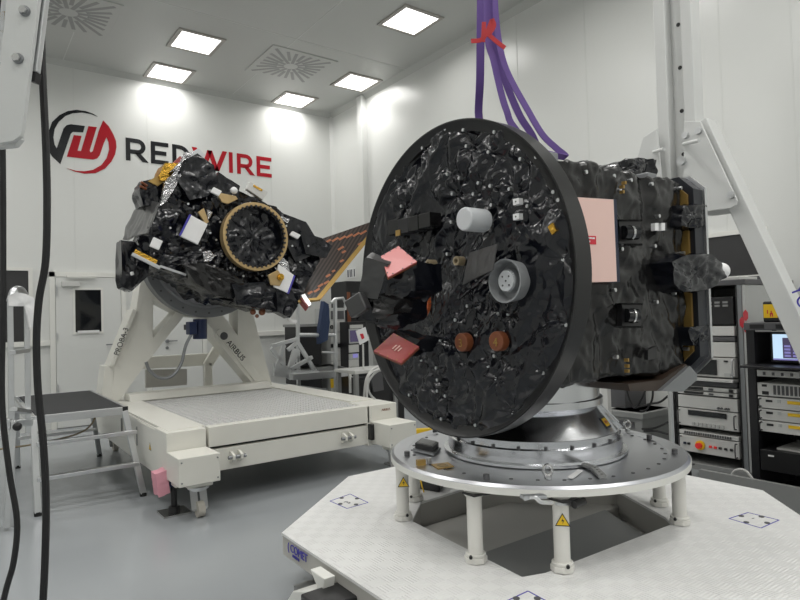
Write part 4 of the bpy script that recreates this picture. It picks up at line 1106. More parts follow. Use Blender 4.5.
# ============================================================ LIFTING SLINGS AND GANTRY
HK = V((1.93, 2.06, 2.9))
def sling(px, d, wv, label, end=None):
    P = [atd(x, y, dd) for (x, y), dd in zip(px, d)]
    if end: P.append(V(end))
    return tag(MB().band(P, wv, .008).build('lifting_sling', 'purple'), label, 'sling', 'purple lifting slings')
camr = rt
sling([(482, -60), (481, 0), (480.5, 40), (480, 80), (478.5, 112), (478.5, 150)], (2.85, 2.85, 2.87, 2.92, 3.0, 3.05), camr * .019, 'dark purple lifting sling hanging straight down behind the top of the disc, leftmost', (2.0, 2.42, 2.066))
sling([(487, -60), (487, 0), (488, 40), (493.5, 60), (498, 80), (503, 100), (509, 119), (515, 150)], (2.68, 2.68, 2.68, 2.66, 2.66, 2.66, 2.66, 2.70), camr * .014, 'light purple lifting sling reaching the disc rim, second from the left', (2.03, 2.40, 2.068))
sling([(491, -60), (491, 0), (493, 40), (498, 60), (505, 80), (511, 96), (521, 118), (533, 137), (544, 165)], (2.72, 2.72, 2.74, 2.76, 2.78, 2.80, 2.82, 2.84, 2.86), camr * .016, 'purple lifting sling dropping behind the disc rim, second from the right', (2.0, 1.68, 2.066))
sling([(495, -60), (495, 0), (498, 35), (503, 60), (511, 80), (526, 107), (542, 134), (556, 148), (566, 157)], (2.66, 2.66, 2.66, 2.64, 2.64, 2.62, 2.60, 2.60, 2.60), camr * .010 + up * .008, 'purple lifting sling ending on top of the black body, rightmost', (2.02, 1.66, 2.068))
rbn = MB()
for q in ([(471, 41), (481, 40), (486, 34), (492, 20)], [(492, 19), (494, 26), (489, 34), (487, 36)], [(489, 35), (497, 42), (505, 48)], [(483, 42), (484, 22)]):
    rbn.band([atd(x, y, 2.6) for x, y in q], camr * .007 + up * .006, .004)
tag(rbn.build('red_ribbon', 'ribbon'), 'red ribbon tied round the purple slings near the ceiling edge', 'ribbon')

gn = thing('gantry_crane', (4.0, 2.1, 0), 'white steel gantry with a tall mast and slanting leg behind the black spacecraft', 'gantry')
GX = 4.0
def gx(pts, X=GX): return [atx(x, y, X) for x, y in pts]
# mast: hollow channel with bolt holes
ym = atx(675, 60, GX).y
mb_ = MB().box(GX - .06, GX + .08, 2.19, 2.27, 2.03, 4.1)
mb_.build('mast', 'gantry', gn, bevel=.006)
MB().box(GX - .04, GX + .08, 2.015, 2.09, 2.03, 4.1).build('mast', 'gantry', gn, bevel=.006)
MB().box(GX + .02, GX + .06, 2.09, 2.19, 2.03, 4.1).build('mast_web', 'gantry', gn)
many('mast_hole', 'black', gn, [V((GX + .016, 2.135, z)) for z in (2.45, 2.75, 3.05, 3.35, 3.65)], MB().cyl((0, 0, 0), (.004, 0, 0), .014, n=10))
# knee plate and slanting leg on the near side, mirrored on the far side
PLT = [(684, 121), (700, 121.5), (737, 200), (736, 205), (731, 208), (694, 213), (683, 212)]
P = [atx(x, y, GX - .13) for x, y in PLT]
MB().prism(P, (.016, 0, 0)).build('knee_plate', 'gantry', gn, bevel=.003)
Pm = [V((p.x, 2 * 2.14 - p.y, p.z)) for p in P]
MB().prism(Pm, (.016, 0, 0)).build('knee_plate', 'gantry', gn, bevel=.003)
P2_ = [V((p.x + .24, p.y, p.z)) for p in P]; MB().prism(P2_, (.016, 0, 0)).build('knee_plate', 'gantry', gn, bevel=.003)
a, b_ = atx(703, 124, GX), atx(795, 320, GX)
a, b_ = V((GX, a.y, a.z)), V((GX, b_.y, b_.z)); foot = a.lerp(b_, (a.z - .05) / (a.z - b_.z))
lgm = MB().bar(a, foot, .11, .13, (1, 0, 0)).build('slanting_leg', 'gantry', gn, bevel=.006)
dl = (foot - a).normalized()
for sg in (0,):
    y = foot.y
    MB().box(GX - .15, GX + .15, y - .12, y + .12, 0, .06).build('foot_plate', 'gantry', gn, bevel=.004)
MB().bar((GX, 2.0, 4.2), (-.1, 2.0, 4.2), .2, .22).build('top_beam', 'gantry', gn)
MB().box(HK.x - .05, HK.x + .05, 2.0, 2.1, 3.3, 4.1).build('hook_block', 'yellow', gn)
for q in ((699, 131), (731.5, 195), (686, 135.5)):
    c = atx(q[0], q[1], GX - .132); MB().cyl(c, c - V((.02, 0, 0)), .022, n=12).build('plate_bolt', 'alu', gn)
for q in (((684, 144), (699, 140.5)), ((654, 152), (664, 149))):
    MB().cyl(atx(*q[0], GX - .14), atx(*q[1], GX - .3), .012).build('cross_pin', 'gantry', gn)
c = atx(683, 161, GX - .12); MB().cyl(c, c - V((.03, 0, 0)), .03, n=14).build('plate_bolt', 'alu', gn)
u = dl; o = atx(791, 287, GX - .12); o2 = atx(801, 306, GX - .12)
text('YOKI', atx(790, 288, GX - .102) + V((-.002, 0, 0)), dl, V((0, -dl.z, dl.y)) * -1 if False else V((0, -.9, .45)), .10, 'bluetext', 'printed_name', gn)
# near-left leg end of the same gantry, close to the camera
LD = 1.62
def ld(pts, d): return [atd(x, y, d) for x, y in pts]
pl = MB().prism(ld([(9, -30), (42, -30), (37, 8), (22, 128), (20, 136), (13, 141), (0, 143), (-8, 140)], LD), (fw * .016)).build('knee_plate', 'gantry', gn, bevel=.002)
MB().prism(ld([(-14, -30), (0, 143), (13, 141), (20, 136), (20, 139), (14, 146), (-4, 148), (-20, 120)], LD + .02), fw * .02).build('knee_plate', 'gantry', gn)
MB().prism(ld([(36, -30), (49, -30), (36.5, 72), (30, 71)], LD + .02), fw * .02).build('slanting_leg', 'alu', gn, bevel=.003)
MB().prism(ld([(30, 71), (36.5, 72), (34.5, 82), (28, 80)], LD + .018), fw * .024).build('end_cap', 'black', gn)
MB().prism(ld([(4, -30), (14, -30), (4, 62), (-4, 60)], LD + .03), fw * .05).build('slanting_leg', 'alu', gn)
MB().prism(ld([(-6, 64), (6, 62), (6, 74), (-6, 74)], LD + .02), fw * .05).prism(ld([(-6, 82), (3, 82), (3, 87), (-6, 87)], LD + .02), fw * .05).build('side_clamp', 'black', gn)
for q in ((25.5, 11.5), (18.8, 59)):
    c = atd(q[0], q[1], LD); k = MB().cyl(c, c - fw * .006, .014, n=20).build('bolt_washer', 'darkmetal', gn)
    MB().cyl(c - fw * .006, c - fw * .016, .0105, n=6).build('bolt_head', 'steel', k)
c = atd(5, 22, LD + .03); MB().cyl(c, c + fw * .03, .03).build('brass_bush', 'goldedge', gn)
# two black cables in front
tag(MB().tube([atd(x, y, 1.76) for x, y in [(2, -40), (2, 80), (3, 200), (3, 300), (2, 400), (9, 470), (17, 520), (14, 560), (6, 590), (-2, 625)]], .0085, 10).build('hanging_cable', 'cable'), 'thick black cable at the very left edge, bending right near the floor', 'cable', 'black hanging cables')
tag(MB().tube([atd(x, y, 1.80) for x, y in [(40, -30), (42, 60), (46, 150), (47, 210), (45.5, 262), (39, 300), (36.5, 340), (38, 390), (43, 440), (46, 500), (45, 560), (42, 620)]], .0105, 10).build('hanging_cable', 'cable'), 'thick black cable hanging from the white bracket in front of the windowed door', 'cable', 'black hanging cables')

# ============================================================ STEP PLATFORM AT LEFT
pt = thing('step_platform', (.8, 5.3, 0), 'aluminium work platform with a black deck and guard rail in front of the windowed door', 'platform')
def al(b, name, m='alu', bev=.003, p=pt): return b.build(name, m, p, bevel=bev)
dz = .715; ax0, ax1, ay0, ay1 = .42, 1.095, 5.36, 7.0
al(MB().box(ax0 + .06, ax1, ay0, ay1, dz - .01, dz), 'deck', 'grip', 0)
al(MB().box(ax0, ax1, ay0 - .02, ay0, dz - .058, dz + .004), 'deck_frame')
al(MB().box(ax0, ax1, ay1, ay1 + .02, dz - .058, dz + .004), 'deck_frame')
al(MB().box(ax1, ax1 + .02, ay0 - .02, ay1 + .02, dz - .058, dz + .004), 'deck_frame')
al(MB().box(ax0, ax0 + .02, ay0, ay1, dz - .058, dz + .004), 'deck_frame')
MB().box(ax1 - .015, ax1 + .024, ay0 - .03, ay0 - .018, dz - .058, dz + .006).build('corner_cap', 'black', pt)
def foot(x, y): return MB().cyl((x, y, 0), (x, y, .03), .026, n=14)
def leg(p, q, m='alu'):
    l = al(MB().bar(p, q, .045, .045, (0, 1, 0)), 'leg'); foot(q[0], q[1]).build('rubber_foot', 'rubber', l); return l
leg((ax1, ay0 - .01, dz - .03), (1.20, 5.22, .02)); leg((.455, ay0 - .01, dz - .03), (.465, 5.22, .02))
leg((ax1, ay1, dz - .03), (1.20, ay1 + .1, .02)); leg((.455, ay1, dz - .03), (.465, ay1 + .1, .02))
for z in (.26, .52): al(MB().bar((.465, 5.25, z), (1.185 - .04 * z, 5.25, z), .05, .03), 'rung')
for z in (.30,): al(MB().bar((.465, ay1 + .05, z), (1.185 - .02, ay1 + .05, z), .05, .03), 'rung')
for x in (.30, .42):
    b = MB().box(x - .018, x + .018, ay0 - .30 if x < .4 else ay0 - .05, (ay0 - .30 if x < .4 else ay0 - .05) + .05, .6 if x > .4 else .0, 1.59); al(b, 'guard_post')
xg0, xg1 = .22, .40; yg = 5.1
al(MB().bar((.31, 5.05, 1.22), (.42, 5.3, 1.22), .04, .03), 'guard_rail'); al(MB().bar((.31, 5.05, .82), (.42, 5.3, .76), .05, .03), 'guard_rail')
al(MB().tube([(.30, 5.05, 1.58), (.33, 5.1, 1.66), (.38, 5.2, 1.66), (.42, 5.28, 1.58)], .028), 'guard_rail')
al(MB().bar((.30, 5.05, .72), (-.2, 5.25, .72), .06, .07), 'side_frame'); al(MB().bar((.1, 5.4, .68), (.45, 5.32, .68), .05, .05), 'side_frame')
al(MB().bar((.06, 5.2, .7), (.02, 5.1, 0), .05, .05), 'leg')
al(MB().bar((.31, 5.06, .74), (.26, 5.0, 0.02), .05, .04), 'leg')
MB().sphere((.33, 5.02, .70), .03).build('knob', 'black', pt)
wr = tag(swept_foil([aty(x, y, 5.02) for x, y in [(8, 296), (16, 292), (26, 294), (34, 298), (35, 312), (33, 326), (30, 330), (31, 304), (22, 302), (9, 306)]], (0, .08, 0), 66, .03, 'plastic_wrap', 'sticker', None, 5, 3, 9, 4), 'crumpled white plastic wrap on top of the guard post of the left platform', 'wrap')
tag(MB().tube([(.2, 6.2, .36), (.6, 6.2, .37), (.95, 6.3, .42), (1.08, 6.3, .62)], .008).build('orange_wire', 'tan'), 'thin tan cable running behind the left platform to the cream trolley', 'cable')

# ============================================================ BACKGROUND BETWEEN THE TWO SPACECRAFT
gp = thing('guard_platform', (4.2, 7.0, 0), 'folded aluminium steps and guard rail platform behind the right end of the cream trolley', 'platform')
GY = 7.75
def gb(pts, w_, Y=GY, m='alu', name='rail'): return MB().tube([aty(x, y, Y) for x, y in pts], w_, 10, False).build(name, m, gp)
gb([(297.5, 300), (298, 336)], .03); gb([(335, 300), (336, 395)], .032); gb([(298, 335), (335, 335)], .03)
gb([(331, 303), (335, 299), (343, 298), (345.5, 303), (345, 310)], .022); gb([(322, 352), (338, 353)], .018)
Y2 = 7.55
def gbar(p, q, w_=.05, Y=Y2, m='alu', name='strut'): return MB().bar(aty(*p, Y), aty(*q, Y), w_, w_).build(name, m, gp, bevel=.003)
gbar((271, 348), (284, 365)); gbar((284, 345), (275, 372)); gbar((272, 346), (297, 339), .05); gbar((296, 340), (315, 371)); gbar((288, 350), (296, 343), .05)
gbar((291, 369), (312, 357)); gbar((291, 372), (318, 372), .04)
MB().prism([aty(x, y, Y2) for x, y in [(286, 377), (294, 348), (299, 350), (291, 380)]], (0, .05, 0)).build('gusset', 'alu', gp)
MB().prism([aty(x, y, Y2) for x, y in [(274, 363), (288, 366), (288, 378), (274, 376)]], (0, .05, 0)).build('gusset', 'alu', gp)
MB().prism([aty(x, y, Y2 - .1) for x, y in [(293, 374), (348, 370), (351, 371), (351, 376), (306, 380), (293, 380)]], (0, .12, 0)).build('tread', 'alu', gp, bevel=.004)
MB().prism([aty(x, y, Y2 + .3) for x, y in [(290, 370), (330, 366), (350, 370), (300, 376)]], (0, 0, .03)).build('tread', 'midgrey', gp)
gbar((349, 372), (355, 398), .04, Y2 - .1, 'white')
MB().prism([aty(x, y, 7.45) for x, y in [(272, 382), (328, 389), (328, 394), (272, 387)]], (0, .06, 0)).build('base_rail', 'alu', gp, bevel=.004)
for (x, y) in ((297.5, 336), (336, 395), (354, 398)):
    p = aty(x, y, GY); MB().bar((p.x, p.y, p.z), (p.x, p.y, 0), .045, .045).build('leg', 'alu', gp)

def cabinet(name, px, Y, dep, m, label, cat='cabinet', group=None):
    """equipment cabinet whose front left/right edges and top are read off at depth Y; stands on the floor"""
    (x0, y0), (x1, y1) = px; a = aty(x0, y0, Y); b = aty(x1, y1, Y)
    t = thing(name, ((a.x + b.x) / 2, Y, 0), label, cat, group)
    MB().box(a.x, b.x, Y, Y + dep, .08, a.z).build('body', m, t, bevel=.006)
    f = MB()
    for x in (a.x + .06, b.x - .06):
        for y in (Y + .08, Y + dep - .08): f.cyl((x, y, 0), (x, y, .08), .03, n=12)
    f.build('feet', 'black', t)
    return t, a, b
def front(t, px, Y, m, name, o=.012):
    (x0, y0), (x1, y1) = px; a = aty(x0, y0, Y - o); b = aty(x1, y1, Y - o)
    return MB().box(a.x, b.x, Y - o, Y + .002, min(a.z, b.z), max(a.z, b.z)).build(name, m, t)
QY = 8.15
t, a, b = cabinet('equipment_rack', ((330, 308), (345, 308)), QY, .5, 'rackgrey', 'pale grey instrument rack behind the guard rail, with white modules', 'rack')
for k, (y0, y1, m) in enumerate(((311, 319, 'darkgrey'), (321, 331, 'unit'), (333, 342, 'unit'), (344, 347, 'black'), (349, 360, 'unit'), (362, 368, 'unit'), (372, 384, 'midgrey'), (386, 396, 'unit'))):
    front(t, ((331, y0), (344, y1)), QY, m, 'module')
c = aty(331.5, 327, QY - .02); MB().lathe(c, [(.03, 0), (.03, -.02), (.015, -.02), (.015, 0)], (0, 1, 0), 16).build('port', 'black', t)
front(t, ((331, 379), (340, 387)), QY, 'yellow', 'yellow_panel', .02)
t, a, b = cabinet('equipment_rack', ((347.5, 322), (368, 322)), QY - .25, .24, 'rackblack', 'black rack with a bluish screen, left of the disc behind the trolley', 'rack')
front(t, ((350, 325), (363, 328)), QY - .25, 'unit', 'module')
sc = front(t, ((349, 329), (360, 343)), QY - .25, 'rackgrey', 'screen_bezel'); front(sc, ((348, 331), (357.5, 341)), QY - .25, 'screenpurple', 'screen', .016) if False else None
k = front(t, ((350, 330.5), (359.5, 341.5)), QY - .25, 'screendark', 'screen', .016)
for (y0, y1, m) in ((345, 352, 'unit'), (354, 359, 'rackgrey'), (360, 366, 'unit'), (367, 374, 'rackgrey'), (377, 392, 'unit')): front(t, ((349, y0), (359, y1)), QY - .25, m, 'module')
front(t, ((353, 354), (358, 357.5)), QY - .25, 'screenpurple', 'lit_display', .016)
t, a, b = cabinet('dark_block', ((299, 327), (321, 327)), QY + .1, .5, 'rackblack', 'low black cabinet with a grey top behind the guard rail, below the trunking', 'cabinet')
MB().box(a.x - .02, b.x + .02, QY + .08, QY + .62, a.z, a.z + .04).build('top', 'midgrey', t)
t, a, b = cabinet('dark_block', ((346, 281), (363, 281)), 8.35, .5, 'rackblack', 'tall black box standing for a dark doorway, reddish brown front, under the pictogram sign', 'cabinet')  # black box stands in for the dark door opening
front(t, ((347, 292), (351, 322)), 8.35, 'orange', 'brown_panel'); front(t, ((352, 293), (360, 300)), 8.35, 'darkgrey', 'module')
MB().tube([aty(x, y, 8.0) for x, y in [(325, 305), (323, 318), (321, 338), (320, 356)]], .07, 8).build('dummy', 'denim') if False else None
cl = tag(swept_foil([aty(x, y, 7.70) for x, y in [(324, 301), (329, 304), (330, 322), (328, 340), (320, 344), (320, 328)]], (0, .1, 0), 68, .04, 'blue_coat', 'denim', None, 5, 3, 7, 5), 'dark blue garment hanging on the guard rail in front of the pale rack', 'coat')
MB().bar(aty(327, 300, 8.3), aty(341, 297, 8.3), .03, .12).build('lamp_tray', 'unit', None) if False else None
# bench with white cables and a tag on a stalk
bn = thing('small_bench', (4.2, 6.4, 0), 'small grey bench draped with white cables, behind the cream trolley corner', 'bench')
a, b = aty(355, 372, 6.3), aty(386, 370, 6.3)
MB().box(a.x, b.x + .2, 6.3, 6.8, a.z - .03, a.z + .01).build('top', 'unit', bn, bevel=.004)
for x in (a.x + .03, b.x + .15):
    for y in (6.33, 6.75): MB().box(x - .025, x + .025, y - .025, y + .025, 0, a.z - .03).build('leg', 'midgrey', bn)
MB().box(a.x + .25, b.x + .3, 6.34, 6.8, .02, a.z - .12).build('drawer_unit', 'black', bn)
MB().prism([aty(x, y, 6.3) for x, y in [(370, 374), (382, 371), (384, 390), (374, 392)]], (0, .03, 0)).build('hanging_cover', 'darkgrey', bn)
b_ = MB()
for k, P in enumerate(([(382, 366), (372, 370), (366, 380), (364, 398), (363, 420)], [(384, 368), (374, 374), (368, 384), (370, 394), (378, 402), (386, 410)], [(380, 369), (370, 374), (367, 384), (367, 402), (368, 420)])):
    Q = [aty(x, y, 6.22 - k * .03) for x, y in P]; Q.append(V((Q[-1].x + .05, Q[-1].y, .014)))
    tag(MB().tube(Q, .014).build('white_cable', 'tube'), ('white cable hanging straight down off the small bench, nearest the rack', 'white cable swinging right towards the cream trolley corner from the small bench', 'middle white cable dropping off the small bench')[k], 'cable', 'white cables on the bench')
tgn = thing('red_marked_tag', aty(362, 370, 6.4), 'small white card with a red mark on a thin stalk left of the disc', 'tag')
MB().cyl(aty(363.5, 370, 6.4), aty(363, 344, 6.4), .012).build('stalk', 'unit', tgn)
MB().prism([aty(x, y, 6.4) for x, y in [(356, 331), (365.5, 327), (369, 340), (360, 345)]], (0, .01, 0)).build('card', 'sticker', tgn)
MB().prism([aty(x, y, 6.395) for x, y in [(360, 334), (363, 333.5), (364.5, 338), (362, 339.5)]], (0, .004, 0)).build('red_mark', 'label', tgn)
tag(MB().box(4.0, 4.5, 4.9, 5.02, 0, .06).build('yellow_strip', 'yellow'), 'yellow strip on the floor seen between the trolley corner and the round table', 'floor strip') if False else None
c = atz(424, 432, .02); tag(MB().obox((c.x, c.y, .03), ((1, -.5, 0), (.5, 1, 0), (0, 0, 1)), (.14, .04, .03)).build('yellow_block', 'yellow'), 'yellow block on the floor behind the left edge of the round table', 'block')

# ============================================================ RACKS AT RIGHT
RX, RY0, RY1, RZ0, RZ1 = 4.62, 2.045, 2.67, .19, 1.555
rk = thing('equipment_rack', (RX + .4, 2.3, 0), 'grey open fronted instrument rack with red hexagon stickers on its side, behind the spacecraft', 'rack')
MB().box(RX, RX + .83, RY0, RY0 + .02, RZ0, RZ1).build('side_panel', 'rackgrey', rk, bevel=.003)
MB().box(RX, RX + .83, RY1 - .02, RY1, RZ0, RZ1).build('side_panel', 'rackgrey', rk, bevel=.003)
MB().box(RX + .80, RX + .83, RY0, RY1, RZ0, RZ1).build('back_panel', 'rackgrey', rk)
MB().box(RX - .005, RX + .84, RY0 - .01, RY1 + .01, RZ1, RZ1 + .04).build('top_cover', 'darkgrey', rk, bevel=.006)
MB().box(RX - .005, RX + .83, RY0, RY1, RZ0 - .05, RZ0).build('base', 'midgrey', rk, bevel=.006)
for y in (RY0 + .02, RY1 - .05): MB().box(RX - .006, RX + .04, y, y + .03, RZ0, RZ1).build('post', 'alu' if y > 2.3 else 'tan' if False else 'darkmetal', rk)
MB().box(RX + .02, RX + .05, RY0 + .05, RY0 + .075, RZ0, RZ1).box(RX + .02, RX + .05, RY1 - .075, RY1 - .05, RZ0, RZ1).build('mounting_rails', 'black', rk)
for x in (RX + .08, RX + .74):
    for y in (RY0 + .08, RY1 - .08): MB().cyl((x, y - .02, .06), (x, y + .02, .06), .06, n=18).cyl((x, y, .06), (x, y, RZ0 - .05), .02).build('caster', 'black', rk)
def hexa(px, m):
    c = aty(px[0], px[1], RY0 - .001); b = MB(); r = .042
    b.prism([c + V((r * cos(pi / 6 + k * pi / 3), 0, r * sin(pi / 6 + k * pi / 3))) for k in range(6)], (0, -.002, 0)); return b.build('hexagon_sticker', m, rk)
hexa((745.5, 315.5), 'label'); hexa((742, 322.5), 'label'); hexa((746.5, 328), 'label')
def zr(py, px=705): return atx(px, py, RX).z
def unit(name, y0, y1, m, label, cat='instrument', dep=.6, xo=0):
    """rack unit read off between picture rows y0 and y1 at column 715"""
    zt, zb = zr(y0, 715), zr(y1, 715)
    t = thing(name, (RX + .3, 2.28, zb), label, cat, 'instruments in the grey rack')
    MB().box(RX + .005 - xo, RX + dep, RY0 + .085, RY1 - .085, zb + .002, zt - .002).build('housing', m, t, bevel=.003)
    return t, zb, zt
YA, YBk = RY0 + .085, RY1 - .085
def ry(u): return YBk + (YA - YBk) * u          # u = 0 at the left edge seen from the room, 1 at the right
def panel(t, u0, u1, z0, z1, m, name, xo=.004, x=RX):
    return MB().box(x - xo, x + .006, min(ry(u0), ry(u1)), max(ry(u0), ry(u1)), z0, z1).build(name, m, t)
t, zb, zt = unit('patch_panel', 297, 325, 'black', 'black patch panel unit at the top of the grey rack', dep=.4)
for k in range(2): 
    for j in range(7): panel(t, .06 + j * .13, .14 + j * .13, zt - .05 - k * .025, zt - .035 - k * .025, 'midgrey', 'socket')
panel(t, .2, .62, zt - .022, zt - .004, 'unit', 'pale_strip')  # pale grey strip along the top of the panel
b = MB()
for u in (.5, .58): b.tube([(RX - .01, ry(u), zt - .004), (RX - .03, ry(u), zt - .015), (RX - .005, ry(u) + .01, zt - .045)], .005)
b.build('red_lead', 'red', t)
t, zb, zt = unit('blank_unit', 326, 336, 'unit', 'plain pale grey unit under the black patch panel in the grey rack')
t, zb, zt = unit('control_strip', 336.5, 341.5, 'darkgrey', 'thin dark strip unit with a yellow button in the grey rack', dep=.4); panel(t, .1, .15, zb + .006, zt - .006, 'yellow', 'yellow_button')
t, zb, zt = unit('blank_unit', 342, 357, 'unit', 'taller plain pale grey unit above the oscilloscope in the grey rack')
t, zb, zt = unit('oscilloscope', 357.5, 377, 'unit', 'pale grey oscilloscope with a dark screen in the grey rack', xo=.02)
panel(t, .22, .72, zb + .018, zt - .016, 'glass', 'screen', .024, RX - .002); 
panel(t, .02, .12, zb + .012, zt - .012, 'rackgrey', 'key_block', .022); panel(t, .84, .94, zb + .012, zb + .035, 'rackgrey', 'key_block', .022); panel(t, .84, .9, zt - .03, zt - .018, 'black', 'switch', .024)
MB().tube([(RX - .02, YA + .004, zb + .01), (RX - .045, YA + .004, zb + .02), (RX - .045, YA + .004, zt - .02), (RX - .02, YA + .004, zt - .01)], .006).build('handle', 'alu', t)
t, zb, zt = unit('pull_out_shelf', 378, 381.5, 'unit', 'narrow white shelf pulled out below the oscilloscope in the grey rack', xo=.05)
t, zb, zt = unit('ventilation_panel', 382, 387, 'darkgrey', 'thin perforated panel below the white shelf in the grey rack', dep=.3)
for nm, y0, y1, lab in (('media_unit', 387.5, 392, 'slim grey unit with a dark slot, upper of two in the grey rack'), ('media_unit', 392.5, 396.5, 'slim grey unit with a dark slot, lower of two in the grey rack')):
    t, zb, zt = unit(nm, y0, y1, 'unit', lab); panel(t, .12, .45, zb + .008, zt - .006, 'black', 'slot'); panel(t, .88, .94, zb + .006, zt - .006, 'black', 'switch'); panel(t, .55, .62, zb + .008, zt - .01, 'darkgrey', 'button')
t, zb, zt = unit('power_supply', 397.5, 410.5, 'unit', 'plain pale grey power unit with small knobs, directly above the wide dark display')
b = MB()
for u in (.70, .75, .82, .86): b.cyl((RX + .004, ry(u), zb + .02), (RX - .012, ry(u), zb + .02), .008, n=10)
b.build('knobs', 'darkgrey', t)
t, zb, zt = unit('display_unit', 411, 429.5, 'unit', 'pale grey unit with a wide dark display in the grey rack')
panel(t, .18, .82, zt - .052, zt - .012, 'glass', 'display')
for j in range(8): panel(t, .24 + j * .07, .285 + j * .07, zb + .012, zb + .035, 'rackgrey', 'key')
for sgn in (0.03, .97): MB().tube([(RX, ry(sgn), zb + .02), (RX - .03, ry(sgn), zb + .03), (RX - .03, ry(sgn), zt - .03), (RX, ry(sgn), zt - .02)], .005).build('handle', 'darkgrey', t)
t, zb, zt = unit('vent_strip', 434, 438.5, 'unit', 'perforated grey strip above the red stop knob in the grey rack', dep=.3)
for j in range(20): panel(t, .1 + j * .04, .12 + j * .04, zb + .008, zt - .008, 'darkgrey', 'hole')
t, zb, zt = unit('switch_unit', 439, 456, 'unit', 'pale grey unit with a red and yellow stop knob, lowest in the grey rack')
zc = (zb + zt) / 2
k = MB().cyl((RX + .004, ry(.37), zc), (RX - .012, ry(.37), zc), .036, n=24).build('stop_plate', 'yellow', t)
MB().cyl((RX - .012, ry(.37), zc), (RX - .04, ry(.37), zc), .022, n=20).build('stop_knob', 'redglow', k)
for u, m in ((.1, 'navy'), (.17, 'black'), (.54, 'redglow'), (.62, 'redglow'), (.7, 'black'), (.79, 'black'), (.88, 'black')): panel(t, u - .02, u + .02, zc - .008, zc + .008, m, 'button', .008)
for sgn in (0.04, .97): MB().tube([(RX, ry(sgn), zb + .015), (RX - .03, ry(sgn), zb + .02), (RX - .03, ry(sgn), zt - .02), (RX, ry(sgn), zt - .015)], .005).build('handle', 'darkgrey', t)
# things on top of the rack
c = V((RX + .18, 2.28, RZ1 + .04))
tag(MB().box(RX + .05, RX + .35, 2.1, 2.4, RZ1 + .041, RZ1 + .065).build('laptop', 'unit', bevel=.005), 'thin pale laptop lying on top of the grey rack', 'laptop')
tag(MB().cyl((RX + .45, 2.15, RZ1 + .041), (RX + .45, 2.15, RZ1 + .075), .06, n=20).build('speaker_puck', 'darkgrey'), 'round dark puck on top of the grey rack', 'puck')
tag(MB().tube([(RX + .46, 2.12, RZ1 + .05), (RX + .6, 2.12, RZ1 + .11), (RX + .7, 2.1, RZ1 + .05), (RX + .78, 2.1, RZ1 + .05)], .004).build('thin_cable', 'cable'), 'thin dark cable curling on top of the grey rack near the slanting leg', 'cable')

# black rack with the lit screen
KX, KY0, KY1, KZ1 = 4.30, 1.30, 1.905, 1.265
kr = thing('equipment_rack', (KX + .3, 1.6, 0), 'black open rack with a lit screen at the right edge beside the slanting white leg', 'rack')
for y in (KY0, KY1 - .05):
    MB().box(KX, KX + .05, y, y + .05, .05, KZ1).build('post', 'rackblack', kr); MB().box(KX + .55, KX + .6, y, y + .05, .05, KZ1).build('post', 'rackblack', kr)
MB().box(KX - .01, KX + .6, KY0 - .01, KY1 + .01, KZ1 - .03, KZ1 + .02).build('top_cover', 'darkgrey', kr, bevel=.005)
MB().box(KX - .01, KX + .6, KY0, KY1, .05, .13).build('base', 'rackblack', kr)
MB().box(KX + .58, KX + .6, KY0, KY1, .1, KZ1).box(KX + .05, KX + .58, KY1 - .012, KY1, .1, KZ1).build('panels', 'rackblack', kr)
many('vent_slot', 'black', kr, [V((KX - .012, KY1 - .12 - k * .16, KZ1 - .02)) for k in range(3)], MB().box(0, .003, 0, .09, 0, .028))
for x in (KX + .06, KX + .54):
    for y in (KY0 + .06, KY1 - .06): MB().cyl((x, y, 0), (x, y, .05), .03, n=12).build('foot', 'rubber', kr)
def kz(py): return atx(780, py, KX).z
def ky(px, py=400): return atx(px, py, KX).y
kya, kyb = KY0 + .055, KY1 - .055
def kunit(name, y0, y1, m, label, dep=.45):
    zt, zb = kz(y0), kz(y1); t = thing(name, (KX + .2, 1.6, zb), label, 'instrument', 'instruments in the black rack')
    MB().box(KX + .005, KX + dep, kya, kyb, zb, zt).build('housing', m, t, bevel=.003); return t, zb, zt
def kp(t, u0, u1, z0, z1, m, name, xo=.004):
    w_ = kyb - kya; return MB().box(KX + .005 - xo, KX + .01, kyb - u1 * w_, kyb - u0 * w_, z0, z1).build(name, m, t)
t, zb, zt = kunit('light_bar', 327, 332, 'unit', 'pale strip unit at the top of the black rack', .1); kp(t, .22, .27, zb + .008, zt - .008, 'black', 'knob', .012)
mn = thing('monitor', (KX + .1, 1.6, kz(364)), 'lit computer screen standing inside the black rack', 'monitor')
y0_, y1_ = ky(768, 350), ky(768, 350) - .46
MB().box(KX + .04, KX + .07, y1_, y0_, kz(363), kz(333)).build('bezel', 'rackblack', mn, bevel=.004)
MB().box(KX + .037, KX + .041, y1_ + .015, y0_ - .015, kz(360.5), kz(334.5)).build('screen', 'screen', mn)
MB().box(KX + .034, KX + .038, y1_ + .02, y0_ - .075, kz(358.5), kz(338)).build('screen_window', 'screendark', mn)
b = MB()
for k in range(4):
    for j in range(5): b.box(KX + .032, KX + .035, y0_ - .12 - j * .05, y0_ - .085 - j * .05, kz(357 - k * 3.2), kz(355 - k * 3.2))
b.build('screen_tiles', 'screenpurple', mn)
MB().box(KX + .036, KX + .041, y1_ + .015, y0_ - .015, kz(360.5), kz(359)).build('task_bar', 'screenpurple', mn)
t = tag(MB().box(KX - .16, KX + .3, kya - .03, kyb + .04, kz(367.5), kz(365)).build('keyboard_shelf', 'rackblack', bevel=.004), 'black pull-out shelf under the lit screen in the black rack', 'shelf')
t, zb, zt = kunit('socket_strip', 371, 377.5, 'unit', 'pale panel with round sockets below the shelf in the black rack', .2)
for k in range(8): kp(t, .08 + k * .11, .11 + k * .11, zb + .010, zt - .012, 'darkgrey', 'socket')
t, zb, zt = kunit('ventilated_unit', 384, 397, 'unit', 'pale unit with vertical ventilation slots in the black rack')
